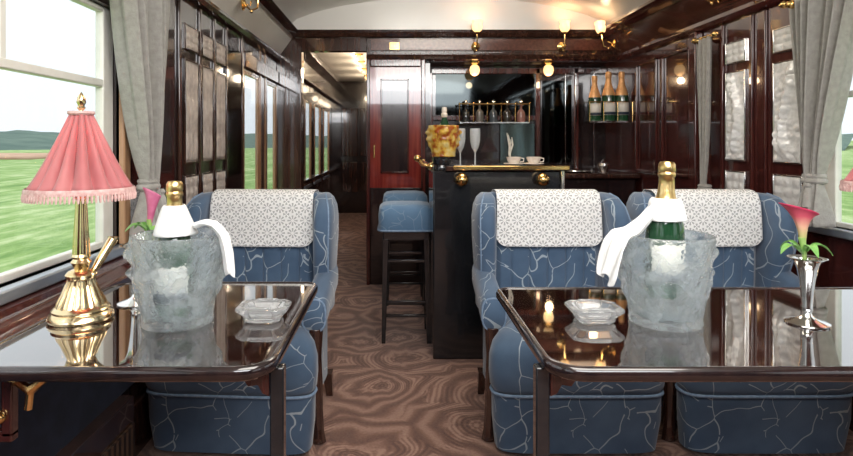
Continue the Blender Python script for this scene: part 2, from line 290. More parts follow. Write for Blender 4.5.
# ------------------------------------------------------------------ mesh helpers
class MB:
    def __init__(self): self.bm = bmesh.new(); self.uv = None
    def box(self, x0, x1, y0, y1, z0, z1, mat=None):
        vs = [self.bm.verts.new(Vector(p)) for p in [(x0,y0,z0),(x1,y0,z0),(x1,y1,z0),(x0,y1,z0),(x0,y0,z1),(x1,y0,z1),(x1,y1,z1),(x0,y1,z1)]]
        if mat is not None:
            for v in vs: v.co = mat @ v.co
        for f in [(0,3,2,1),(4,5,6,7),(0,1,5,4),(1,2,6,5),(2,3,7,6),(3,0,4,7)]: self.bm.faces.new([vs[i] for i in f])
        return self
    def rings(self, rings, closed=True, cap=True, uvs=False):
        R = [[self.bm.verts.new(Vector(p)) for p in r] for r in rings]
        n = len(R[0])
        ul = self.bm.loops.layers.uv.verify() if uvs else None
        for i in range(len(R)-1):
            for j in range(n if closed else n-1):
                k = (j+1) % n
                f = self.bm.faces.new([R[i][j], R[i][k], R[i+1][k], R[i+1][j]])
                if uvs:
                    for lp, (a, c) in zip(f.loops, [(j, i), (j+1, i), (j+1, i+1), (j, i+1)]): lp[ul].uv = (a/n, c/(len(R)-1))
        if cap and closed:
            self.bm.faces.new(list(reversed(R[0]))); self.bm.faces.new(R[-1])
        return self
    def lathe(self, prof, c=(0, 0, 0), segs=32, mat=None, mod=None, cap=True, uvs=False):
        rs = []
        for i, (r, z) in enumerate(prof):
            ring = []
            for j in range(segs):
                a = 2*PI*j/segs; rr = max(r, 1e-5)
                if mod: rr = max(mod(rr, a, z, i), 1e-5)
                p = Vector((rr*math.cos(a), rr*math.sin(a), z))
                if mat is not None: p = mat @ p
                ring.append(p + Vector(c))
            rs.append(ring)
        return self.rings(rs, cap=cap, uvs=uvs)
    def tube(self, pts, rad, segs=10, sq=False, flat=1.0):
        pts = [Vector(p) for p in pts]; rs = []
        prev = None
        for i, p in enumerate(pts):
            d = (pts[min(i+1, len(pts)-1)] - pts[max(i-1, 0)]).normalized()
            if prev is None:
                up = Vector((0, 0, 1)) if abs(d.z) < 0.9 else Vector((0, 1, 0)); a = d.cross(up).normalized()
            else: a = (prev - d*prev.dot(d)).normalized()
            prev = a; b = d.cross(a)
            r = rad[i] if isinstance(rad, (list, tuple)) else rad
            ring = []
            for j in range(segs):
                t = 2*PI*j/segs + (PI/4 if sq else 0); ring.append(p + a*r*math.cos(t) + b*r*flat*math.sin(t))
            rs.append(ring)
        return self.rings(rs)
    def sphere(self, c, r, seg=16, sc=(1, 1, 1)):
        prof = [(r*math.sin(PI*i/10), -r*math.cos(PI*i/10)*sc[2]) for i in range(11)]
        return self.lathe(prof, c, seg)
    def prism(self, poly, axis, a, b):
        def P(u, v, w): return {'x': (w, u, v), 'y': (u, w, v), 'z': (u, v, w)}[axis]
        A = [self.bm.verts.new(P(u, v, a)) for u, v in poly]; B = [self.bm.verts.new(P(u, v, b)) for u, v in poly]
        n = len(poly)
        for i in range(n): self.bm.faces.new([A[i], A[(i+1) % n], B[(i+1) % n], B[i]])
        self.bm.faces.new(list(reversed(A))); self.bm.faces.new(B); return self
    def grid(self, f, nu, nv, uvf=None):
        V = [[self.bm.verts.new(Vector(f(i/nu, j/nv))) for j in range(nv+1)] for i in range(nu+1)]
        ul = self.bm.loops.layers.uv.verify()
        for i in range(nu):
            for j in range(nv):
                fc = self.bm.faces.new([V[i][j], V[i+1][j], V[i+1][j+1], V[i][j+1]])
                for lp, (a, c) in zip(fc.loops, [(i, j), (i+1, j), (i+1, j+1), (i, j+1)]):
                    lp[ul].uv = uvf(a/nu, c/nv) if uvf else (a/nu, c/nv)
        return self
    def build(self, name, mat, parent=None, bevel=0, seg=2, subsurf=0, solid=0, smooth=40):
        bm = self.bm
        bmesh.ops.recalc_face_normals(bm, faces=bm.faces)
        me = bpy.data.meshes.new(name); bm.to_mesh(me); bm.free()
        me.materials.append(M[mat] if isinstance(mat, str) else mat)
        me.polygons.foreach_set('use_smooth', [True]*len(me.polygons)); me.set_sharp_from_angle(angle=math.radians(smooth))
        o = bpy.data.objects.new(name, me); COL.objects.link(o)
        if parent: o.parent = parent
        if solid:
            s = o.modifiers.new('solid', 'SOLIDIFY'); s.thickness = solid; s.offset = 0
        if bevel:
            b = o.modifiers.new('bevel', 'BEVEL'); b.width = bevel; b.segments = seg; b.limit_method = 'ANGLE'; b.angle_limit = math.radians(35)
            b.harden_normals = False
        if subsurf:
            s = o.modifiers.new('sub', 'SUBSURF'); s.levels = subsurf; s.render_levels = subsurf
        return o
def tag(o, label=None, cat=None, group=None, kind=None):
    if label: o['label'] = label
    if cat: o['category'] = cat
    if group: o['group'] = group
    if kind: o['kind'] = kind
    return o
def empty(name, loc, label, cat, group=None, rz=0):
    o = bpy.data.objects.new(name, None); COL.objects.link(o); o.location = loc; o.rotation_euler = (0, 0, rz); o.empty_display_size = 0.05
    return tag(o, label, cat, group)
def copy_tree(o, parent=None):
    c = o.copy(); COL.objects.link(c)
    if parent: c.parent = parent
    for ch in [x for x in COL.objects if x.parent == o]: copy_tree(ch, c)
    return c
def again(o, loc, label, rz=0, group=None):
    c = copy_tree(o); c.location = loc; c.rotation_euler = (0, 0, rz); c['label'] = label
    if group: c['group'] = group
    return c
def structure(name, mb, mat, parent=None, **k):
    o = mb.build(name, mat, parent, **k)
    if not parent: o['kind'] = 'structure'
    return o
def superellipse(hx, hy, n=4, k=40, cx=0, cy=0):
    pts = []
    for i in range(k):
        a = 2*PI*i/k; c, s = math.cos(a), math.sin(a)
        pts.append((cx + hx*math.copysign(abs(c)**(2/n), c), cy + hy*math.copysign(abs(s)**(2/n), s)))
    return pts

# ------------------------------------------------------------------ dimensions
XL, XR = -0.98, 1.87
YB = 4.8        # bulkhead plane
Y0 = -1.6       # open end behind the camera
# ------------------------------------------------------------------ ground outside
def ground(u, v):
    x = -400 + 800*u; y = -60 + 460*v
    z = -1.3
    z += max(0, (math.hypot(x*0.55, y)-84))*0.012
    return (x, y, z)
g = MB().grid(ground, 60, 40).build('meadow', 'meadow'); g['kind'] = 'structure'
def ridge(u, v):
    a = math.radians(-10 + 140*u) ; a = PI - a
    d = 150 + 90*v
    h = (v**0.8)*(5.0 + 2.6*noise.noise(Vector((u*9, 0, 0))) + 1.1*noise.noise(Vector((u*60, v*4, 3))))
    if u > 0.55: h *= 0.75
    x = math.cos(a)*d*1.0; y = math.sin(a)*d + 10
    return (x, y, -1.6 + h*1.6)
r = MB().grid(ridge, 160, 8).build('woodland_ridge', 'forest'); r['kind'] = 'structure'
fo = MB().grid(lambda u, v: (-75+22*u, 84+24*v, -1.16 + 0.34*v), 3, 3).build('bare_field', 'field', solid=0.3); fo['kind'] = 'structure'

# ------------------------------------------------------------------ floor, ceiling
fl = structure('floor', MB().box(XL-0.1, XR+0.1, Y0, 10.0, -0.05, 0), 'carpet')
def arch(x, top=2.38, edge=2.10):
    u = (x - 0.43)/1.36
    return edge + (top-edge)*max(0, 1-u*u)**0.6
NA = 24
poly = [(-0.93+2.72*i/NA, arch(-0.93+2.72*i/NA)) for i in range(NA+1)]
poly += [(x, z+0.05) for x, z in reversed(poly)]
structure('ceiling', MB().prism(poly, 'y', Y0, YB), 'cream')
lun = [(-0.93+2.72*i/NA, arch(-0.93+2.72*i/NA)) for i in range(NA+1)] + [(1.79, 2.04), (-0.93, 2.04)]
structure('wall_end_upper', MB().prism(lun, 'y', YB, YB+0.04), 'cream')

# ------------------------------------------------------------------ side walls with openings
def wall_pieces(mb, x0, x1, ranges, zs, ze):
    """ranges: list of (ya, yb, kind) kind 'w' solid, 'o' opening between zs and ze"""
    for ya, yb, k in ranges:
        if k == 'w': mb.box(x0, x1, ya, yb, 0.0, 1.92)
        else:
            mb.box(x0, x1, ya, yb, 0.0, zs); mb.box(x0, x1, ya, yb, ze, 1.92)
    return mb
WT = 0.05; WT2 = 0.02
left = [(Y0, -1.35, 'w'), (-1.35, 0.15, 'o'), (0.15, 0.50, 'w'), (0.50, 2.06, 'o'), (1.98, 3.76, 'w'), (3.76, 4.17, 'o'), (4.17, 4.43, 'w'), (4.43, 4.76, 'o'), (4.76, 6.35, 'w'),
        (6.35, 6.75, 'o'), (6.75, 7.1, 'w'), (7.1, 7.6, 'o'), (7.6, 8.0, 'w'), (8.0, 8.6, 'o'), (8.6, 9.9, 'w')]
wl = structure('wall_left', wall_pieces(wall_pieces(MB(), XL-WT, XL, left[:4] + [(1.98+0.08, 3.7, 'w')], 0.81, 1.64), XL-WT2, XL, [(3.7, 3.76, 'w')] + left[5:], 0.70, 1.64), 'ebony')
right = [(Y0, -1.1, 'w'), (-1.1, 0.4, 'o'), (0.4, 0.95, 'w'), (0.95, 2.56, 'o'), (2.56, YB+0.42, 'w')]
wr_ = structure('wall_right', wall_pieces(MB(), XR, XR+WT, right, 0.81, 1.64), 'mahogany')

def window(n, x, side, ya, yb, z0=0.81, z1=1.64, bar=1.375, mull=None, frame='white_paint', WT=WT, jamb=True):
    """side=+1: the room lies towards +x"""
    xo = x - side*WT; f = 0.07 if jamb else 0.025
    xs = sorted((xo, xo+side*(0.03 if jamb else 0.02)))
    mb = MB()
    mb.box(xs[0], xs[1], ya, ya+f, z0, z1).box(xs[0], xs[1], yb-f, yb, z0, z1)
    mb.box(xs[0], xs[1], ya+f, yb-f, z0, z0+0.022).box(xs[0], xs[1], ya+f, yb-f, z1-0.02, z1)
    w = mb.build('window_%d' % n, frame, bevel=0.004); w['kind'] = 'structure'
    xm = xo+side*0.014
    MB().box(xm-0.003, xm+0.003, ya+f, yb-f, z0+0.022, z1-0.02).build('window_pane', 'pane', w)
    if bar:
        m2 = MB().box(min(xm-0.016, xm+0.016), xm+0.016, ya+f, yb-f, bar-0.013, bar+0.013)
        m2.build('glazing_bar', frame, w, bevel=0.004)
        if mull: MB().box(xm-0.01, xm+0.01, mull-0.01, mull+0.01, bar+0.013, z1-0.02).build('mullion', 'white_paint', w)
    # inner jambs, wood with gilt lines
    mb = MB()
    for yy, sgn in ((ya, 1), (yb, -1)):
        q = 0.02 if jamb else 0.004
        a_, b_ = sorted((x - side*0.015, x + side*q)); c_, d_ = sorted((yy, yy - sgn*0.05))
        mb.box(a_, b_, c_, d_, z0, z1)
    mb.build('inner_jamb', 'golden_wood', w, bevel=0.005)
    a_, b_ = sorted((x - side*WT, x + side*(0.03 if jamb else 0.012)))
    MB().box(a_, b_, ya-0.05, yb+0.05, z0-0.035, z0).build('window_sill', 'steel', w, bevel=0.006)
    return w
window(1, XL, 1, 0.50, 2.06, mull=1.49)
window(2, XL, 1, 3.76, 4.17, z0=0.70, bar=None, frame='golden_wood', WT=WT2, jamb=False)
window(3, XL, 1, 4.43, 4.76, z0=0.70, bar=None, frame='golden_wood', WT=WT2, jamb=False)
window(4, XL, 1, 6.35, 6.75, z0=0.70, bar=None, frame='golden_wood', WT=WT2, jamb=False)
window(5, XL, 1, 7.1, 7.6, z0=0.70, bar=None, frame='golden_wood', WT=WT2, jamb=False)
window(6, XL, 1, 8.0, 8.6, z0=0.70, bar=None, frame='golden_wood', WT=WT2, jamb=False)
window(7, XR, -1, 0.95, 2.56)
window(8, XL, 1, -1.35, 0.15)
window(9, XR, -1, -1.1, 0.4)

# cornice and cove on both sides
def cornice(name, s, x, mat, covemat, ya, yb):
    m = MB().prism([(x, 1.845), (x+s*0.035, 1.85), (x+s*0.045, 1.872), (x+s*0.03, 1.88), (x+s*0.03, 1.90), (x, 1.905)], 'y', ya, yb)
    o = structure(name, m, mat)
    MB().prism([(x, 1.905), (x+s*0.03, 1.90), (x+s*0.135, 2.045), (x+s*0.11, 2.07)], 'y', ya, yb).build('cove_panel', covemat, o)
    MB().prism([(x+s*0.10, 2.045), (x+s*0.15, 2.035), (x+s*0.18, 2.06), (x+s*0.165, 2.075), (x+s*0.185, 2.095), (x+s*0.17, 2.12), (x+s*0.08, 2.13)], 'y', ya, yb).build('crown_moulding', mat, o)
    return o
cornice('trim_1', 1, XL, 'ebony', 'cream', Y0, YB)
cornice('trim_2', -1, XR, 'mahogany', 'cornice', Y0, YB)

# left wall panelling
def relief_panel(name, parent, x, s, ya, yb, za, zb, mat, fig=False, seed=0):
    nu, nv = (20, 60) if fig else (12, 20)
    def f(u, v):
        h = 0
        if fig:
            cx = 0.5 + 0.16*math.sin(v*5.2+seed); w = 0.13 + 0.06*math.sin(v*9+1+seed)
            h += 0.026*math.exp(-((u-cx)/w)**2)*min(1, v*6)*(1 if v < 0.86 else 0.4)
            h += 0.010*math.exp(-(((u-cx)/0.12)**2+((v-0.9)/0.04)**2))
            h += 0.018*math.exp(-((u-cx-0.25)/0.07)**2)*max(0, math.sin(v*7+seed))
            h += 0.009*noise.noise(Vector((u*6, v*22, seed)))
        else:
            h += 0.008*abs(math.sin(u*PI*3))*abs(math.sin(v*PI*3))
        return (x + s*(0.006+h), ya+(yb-ya)*u, za+(zb-za)*v)
    p = MB().grid(f, nu, nv).build(name, mat, parent, solid=0.004)
    return p
def panel_set(parent, x, s, ya, yb, mat, fig, seed):
    for i, (za, zb) in enumerate(((1.615, 1.72), (1.08, 1.555), (0.86, 1.01))):
        relief_panel('glass_panel', parent, x, s, ya, yb, za, zb, mat, fig and i == 1, seed)
        e = 0.008; a_, b_ = sorted((x, x+s*0.012))
        m = MB()
        m.box(a_, b_, ya-e, ya, za-e, zb+e).box(a_, b_, yb, yb+e, za-e, zb+e).box(a_, b_, ya, yb, za-e, za).box(a_, b_, ya, yb, zb, zb+e)
        m.build('panel_bead', 'walnut' if s > 0 else 'silver', parent, bevel=0.002)
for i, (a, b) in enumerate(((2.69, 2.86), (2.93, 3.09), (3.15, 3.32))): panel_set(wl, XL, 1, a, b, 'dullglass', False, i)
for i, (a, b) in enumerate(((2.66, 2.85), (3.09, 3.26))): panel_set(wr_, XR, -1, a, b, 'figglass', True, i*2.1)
# polished pane with mirrored glass and pilasters on left wall
MB().box(XL, XL+0.008, 3.38, 3.66, 0.98, 1.74).build('mirror_panel', 'mirror', wl)
m = MB()
for yy in (2.62, 2.895, 3.12, 3.35, 3.69): m.box(XL, XL+0.014, yy-0.012, yy+0.012, 0.78, 1.84)
m.build('pilaster_strip', 'walnut', wl, bevel=0.004)
m = MB()
for yy in (3.72, 4.22, 4.38): m.box(XL, XL+0.006, yy-0.02, yy+0.02, 0.78, 1.84)
m.build('window_post', 'golden_wood', wl, bevel=0.002)
MB().box(XL, XL+0.02, 3.74, 4.78, 1.66, 1.76).build('window_pelmet', 'mahogany', wl, bevel=0.006)
# dado, ledge, skirting left
for nm, x, s, ya, yb in (('baseboard_left', XL, 1, Y0, 9.9), ('baseboard_right', XR, -1, Y0, YB)):
    a_, b_ = sorted((x, x+s*0.018)); c_, d_ = sorted((x, x+s*0.06))
    o = structure(nm, MB().box(a_, b_, 2.05, yb, 0, 0.20).box(c_, d_, ya, 2.05, 0, 0.28), 'walnut', bevel=0.006)
    if s > 0:
        MB().box(x+0.06, x+0.07, 0.3, 2.03, 0.04, 0.19).build('heater_grille', 'grille', o)
    o2 = structure('trim_3' if s > 0 else 'trim_4', MB().prism([(x, 0.775), (x+s*0.045, 0.77), (x+s*0.05, 0.755), (x+s*0.085, 0.74), (x+s*0.095, 0.725), (x+s*0.085, 0.70), (x+s*0.05, 0.69), (x+s*0.03, 0.62), (x, 0.61)], 'y', ya, 2.04), 'mahogany')
MB().box(XL, XL+0.012, 0.1, 2.6, 0.28, 0.62).build('dado_cloth', 'dado', wl)
# right wall: framed sections and big post
m = MB()
for yy, w in ((2.605, 0.02), (2.92, 0.012), (3.03, 0.012), (3.30, 0.012)): m.box(XR-0.016, XR, yy-w, yy+w, 0.78, 1.84)
m.build('pilaster_strip', 'mahogany', wr_, bevel=0.004)
MB().box(XR-0.05, XR, 3.52, 3.60, 0, 1.845).build('wall_post', 'mahogany', wr_, bevel=0.006)
for ya, yb in ((3.66, 4.05), (4.13, 4.48)):
    m = MB(); x0 = XR-0.018
    m.box(x0, XR, ya, ya+0.02, 0.95, 1.78).box(x0, XR, yb-0.02, yb, 0.95, 1.78).box(x0, XR, ya, yb, 1.76, 1.78).box(x0, XR, ya, yb, 0.95, 0.97)
    m.build('raised_panel_frame', 'mahogany', wr_, bevel=0.004)

# ------------------------------------------------------------------ bulkhead at the end of the saloon
HB = 1.83
bh = structure('wall_back', MB().box(-0.235, XR, YB, YB+0.30, HB+0.03, 2.04).box(XL, -0.775, YB, YB+0.12, 0, 2.04).box(-0.775, -0.235, YB, YB+0.08, 1.93, 2.04), 'walnut', bevel=0.004)
m = MB().prism([(YB, 2.04), (YB-0.03, 2.045), (YB-0.05, 2.07), (YB-0.03, 2.085), (YB-0.045, 2.10), (YB, 2.11)], 'x', -0.93, 1.78)
m.prism([(YB, 1.86), (YB-0.03, 1.86), (YB-0.04, 1.88), (YB-0.02, 1.90), (YB-0.02, 1.915), (YB, 1.92)], 'x', -0.235, 1.86)
m.build('header_moulding', 'walnut', bh)
MB().box(-0.20, 1.80, YB-0.008, YB, 1.935, 2.03).build('header_panel', 'cornice', bh, bevel=0.003)
v = MB().box(-0.045, 0.035, YB-0.02, YB-0.008, 1.94, 2.0)
for i in range(5): v.box(-0.04, 0.03, YB-0.024, YB-0.02, 1.946+i*0.011, 1.950+i*0.011)
tag(v.build('vent_plate', 'brass', bh), 'small square brass vent plate')
# door in red mahogany
dr = structure('door_1', MB().box(-0.235, 0.25, YB, YB+0.06, 0.0, HB+0.03), 'red_mahogany', bevel=0.004)
m = MB().box(-0.235, -0.205, YB-0.03, YB, 0, 1.86).box(0.215, 0.25, YB-0.03, YB, 0, 1.86).box(-0.205, 0.215, YB-0.03, YB, 1.80, 1.86)
m.build('door_frame', 'mahogany', dr, bevel=0.006)
m = MB(); px0, px1, pz0, pz1 = -0.12, 0.115, 0.92, 1.70
for b in ((px0, px0+0.014, pz0, pz1), (px1-0.014, px1, pz0, pz1), (px0, px1, pz0, pz0+0.014), (px0, px1, pz1-0.014, pz1)): m.box(b[0], b[1], YB-0.014, YB, b[2], b[3])
m.build('panel_moulding', 'mahogany', dr, bevel=0.004)
MB().box(px0+0.014, px1-0.014, YB-0.006, YB, pz0+0.014, pz1-0.014).build('door_panel', 'ebony', dr)
MB().box(-0.205, 0.215, YB-0.012, YB, 0.0, 0.80).build('kick_panel', 'ebony', dr, bevel=0.004)
MB().tube([(-0.17, YB, 1.16), (-0.17, YB-0.035, 1.15), (-0.17, YB-0.035, 1.05), (-0.17, YB, 1.04)], 0.006).build('door_handle', 'brass', dr)
# corridor
structure('wall_corridor_right', MB().box(-0.235, -0.17, YB+0.06, 9.7, 0, 2.2), 'mahogany')
structure('wall_rear', MB().box(XL-0.05, XR+0.05, Y0-0.06, Y0, 0, 2.4), 'mahogany')
cw = structure('wall_corridor_end', MB().box(XL, -0.17, 9.7, 9.8, 0, 2.2), 'ebony')
m = MB()
for x0, x1 in ((-0.90, -0.62), (-0.58, -0.30)):
    for z0, z1 in ((0.35, 0.85), (0.95, 1.75)): m.box(x0, x1, 9.68, 9.7, z0, z1)
m.build('end_wall_panels', 'walnut', cw, bevel=0.01)
structure('ceiling_corridor', MB().box(XL-0.05, -0.17, YB+0.12, 9.8, 2.2, 2.24), 'cream')
m = MB().box(XL, XL+0.05, YB+0.12, 9.7, 1.83, 1.90).box(XL, XL+0.10, YB+0.12, 9.7, 2.10, 2.16).box(XL, XL+0.02, YB+0.12, 9.7, 1.9, 2.2)
structure('trim_5', m, 'walnut', bevel=0.006)
o = structure('trim_6', MB().box(XL+0.01, XL+0.05, YB+0.12, 9.7, 0.74, 0.78), 'walnut', bevel=0.005)
for i, yy in enumerate((6.7, 7.3, 8.0, 8.8)):
    p = empty('ceiling_lamp', (-0.42, yy, 2.2), '%s brass ceiling lamp in the corridor beyond the opening' % ('nearest', 'second', 'third', 'farthest')[i], 'lamp', 'corridor ceiling lamps')
    MB().lathe([(0.0, 0), (0.05, 0), (0.05, -0.01), (0.02, -0.02)], segs=16).build('ceiling_plate', 'brass', p)
    MB().lathe([(0.012, -0.015), (0.035, -0.03), (0.04, -0.05), (0.02, -0.07), (0, -0.075)], segs=16).build('glass_shade', 'glow', p)
    l = bpy.data.lights.new('corridor_lamp_light', 'POINT'); l.energy = 5; l.color = (1, 0.78, 0.55); l.shadow_soft_size = 0.05
    lo = bpy.data.objects.new('corridor_lamp_light', l); COL.objects.link(lo); lo.location = (-0.5, yy, 1.98)

# bar recess
YR = 5.15
wb_ = structure('wall_bar_back', MB().box(0.25, XR, YR, YR+0.05, 0, HB+0.05), 'ebony')
MB().box(0.25, 0.29, YB, YR, 0, HB).build('recess_side', 'ebony', wb_)
MB().box(0.36, 1.24, YR-0.02, YR, 1.42, 1.78).build('upper_mirror', 'mirror', wb_)
MB().box(0.93, 1.23, YR-0.03, YR-0.02, 0.98, 1.34).build('lower_mirror', 'brightmirror', wb_)
m = MB()
for x in (0.31, 1.26, 1.60): m.box(x-0.02, x+0.02, YR-0.04, YR, 0.9, HB)
m.box(0.29, XR, YR-0.04, YR, 1.78, HB).box(0.31, 1.26, YR-0.035, YR, 1.37, 1.41)
m.build('back_bar_frame', 'mahogany', wb_, bevel=0.005)
m = MB()
for x in (1.50, 1.59, 1.75): m.tube([(x, YR-0.045, 0.95), (x, YR-0.045, 1.78)], 0.0035, 6)
m.build('bright_bead', 'silver', wb_)
MB().box(1.30, 1.56, YR-0.02, YR, 1.0, 1.72).build('side_mirror', 'mirror', wb_)

# ------------------------------------------------------------------ bar counter
bar = empty('bar_counter', (0, 0, 0), 'black lacquered bar counter with a brass edged top in front of the back bar', 'bar counter')
MB().box(0.205, 0.90, 3.13, 3.50, 0.0, 1.02).box(0.30, 0.56, 3.50, 4.35, 0.06, 1.02).build('bar_body', 'black', bar, bevel=0.008)
MB().box(0.33, 0.54, 3.47, 4.30, 0, 0.06).build('plinth', 'black', bar)
MB().box(0.27, 0.93, 3.10, 3.53, 1.02, 1.045).box(0.27, 0.60, 3.53, 4.38, 1.02, 1.045).build('bar_top', 'walnut', bar, bevel=0.004)
MB().box(0.31, 0.93, 3.086, 3.102, 1.026, 1.048).build('brass_edging', 'brass', bar, bevel=0.003)
MB().lathe([(0.0, 1.018), (0.050, 1.02), (0.052, 1.03), (0.046, 1.05), (0.052, 1.06), (0.052, 1.092), (0.0, 1.095)], (0.255, 3.185, 0), 28).build('corner_column', 'black', bar)
for x in (0.355, 0.785):
    k = MB().tube([(x, 3.13, 0.975), (x, 3.10, 0.975)], 0.012).sphere((x, 3.08, 0.975), 0.036, 20).build('brass_knob', 'brass', bar)
MB().tube([(0.90, 3.115, 0.90), (0.90, 3.115, 1.02)], 0.012).build('chrome_bracket', 'silver', bar)
m = MB().tube([(0.20, 3.22, 1.04), (0.20, 4.2, 1.04)], 0.011, 12).sphere((0.20, 3.215, 1.04), 0.022)
for yy in (3.3, 4.1): m.tube([(0.20, yy, 1.04), (0.235, yy, 1.0), (0.305, yy, 0.97)], 0.008).sphere((0.20, yy, 1.04), 0.018)
m.sphere((0.125, 3.235, 1.085), 0.020).tube([(0.125, 3.235, 1.085), (0.15, 3.24, 1.05), (0.20, 3.24, 1.04)], 0.010)
m.build('brass_rail', 'brass', bar)
# back counter
bc = empty('back_counter', (0, 0, 0), 'low dark wooden counter below the champagne rack at right of the bar', 'counter')
MB().box(1.0, 1.85, 4.45, 5.1, 0, 0.90).build('cabinet_body', 'ebony', bc, bevel=0.01)
MB().box(0.96, 1.86, 4.38, 5.1, 0.90, 0.94).build('counter_top', 'walnut', bc, bevel=0.012)
t = tag(MB().lathe([(0, 0), (0.10, 0), (0.13, 0.012), (0.128, 0.018), (0.09, 0.008), (0, 0.006)], (1.42, 4.55, 0.94), 24).build('serving_tray', 'silver'), 'round silver tray lying on the low back counter', 'tray')
ob = tag(MB().lathe([(0.0, 0), (0.03, 0), (0.035, 0.02), (0.05, 0.05), (0.045, 0.07), (0.02, 0.085), (0.008, 0.10), (0, 0.105)], (1.66, 4.62, 0.94), 20).build('sugar_bowl', 'silver'), 'lidded silver bowl on the low back counter under the champagne bottles', 'bowl')

# ------------------------------------------------------------------ stools
def make_stool(loc, label):
    t = empty('bar_stool', loc, label, 'stool', 'blue topped stools along the bar')
    def ring(z, h, n=7): return [(x, y, z) for x, y in superellipse(h, h, n, 40)]
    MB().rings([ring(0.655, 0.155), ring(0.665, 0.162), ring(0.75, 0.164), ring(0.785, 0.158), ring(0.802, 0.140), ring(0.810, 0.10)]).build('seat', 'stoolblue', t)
    MB().tube([(x, y, 0.66) for x, y in superellipse(0.165, 0.165, 7, 40)] + [(0.165, 0, 0.66)], 0.006, 8).build('piping', 'piping', t)
    MB().box(-0.135, 0.135, -0.135, 0.135, 0.60, 0.655).build('seat_rail', 'black', t, bevel=0.005)
    for sx in (-1, 1):
        for sy in (-1, 1):
            MB().tube([(sx*0.12, sy*0.12, 0.61), (sx*0.132, sy*0.13, 0.0)], [0.024, 0.016], 4, sq=True).build('leg', 'black', t, bevel=0.002)
    for z in (0.16, 0.24, 0.48):
        m = MB()
        m.box(-0.128, 0.128, -0.134, -0.12, z-0.008, z+0.008)
        if z != 0.24: m.box(-0.128, 0.128, 0.12, 0.134, z-0.008, z+0.008)
        m.box(-0.134, -0.12, -0.128, 0.128, z+0.03-0.008, z+0.03+0.008).box(0.12, 0.134, -0.128, 0.128, z+0.03-0.008, z+0.03+0.008)
        m.build('stretcher', 'black', t, bevel=0.002)
    return t
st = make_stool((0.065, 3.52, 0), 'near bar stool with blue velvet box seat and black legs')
again(st, (0.075, 4.30, 0), 'far bar stool of which mostly the pale blue top shows behind the near one')

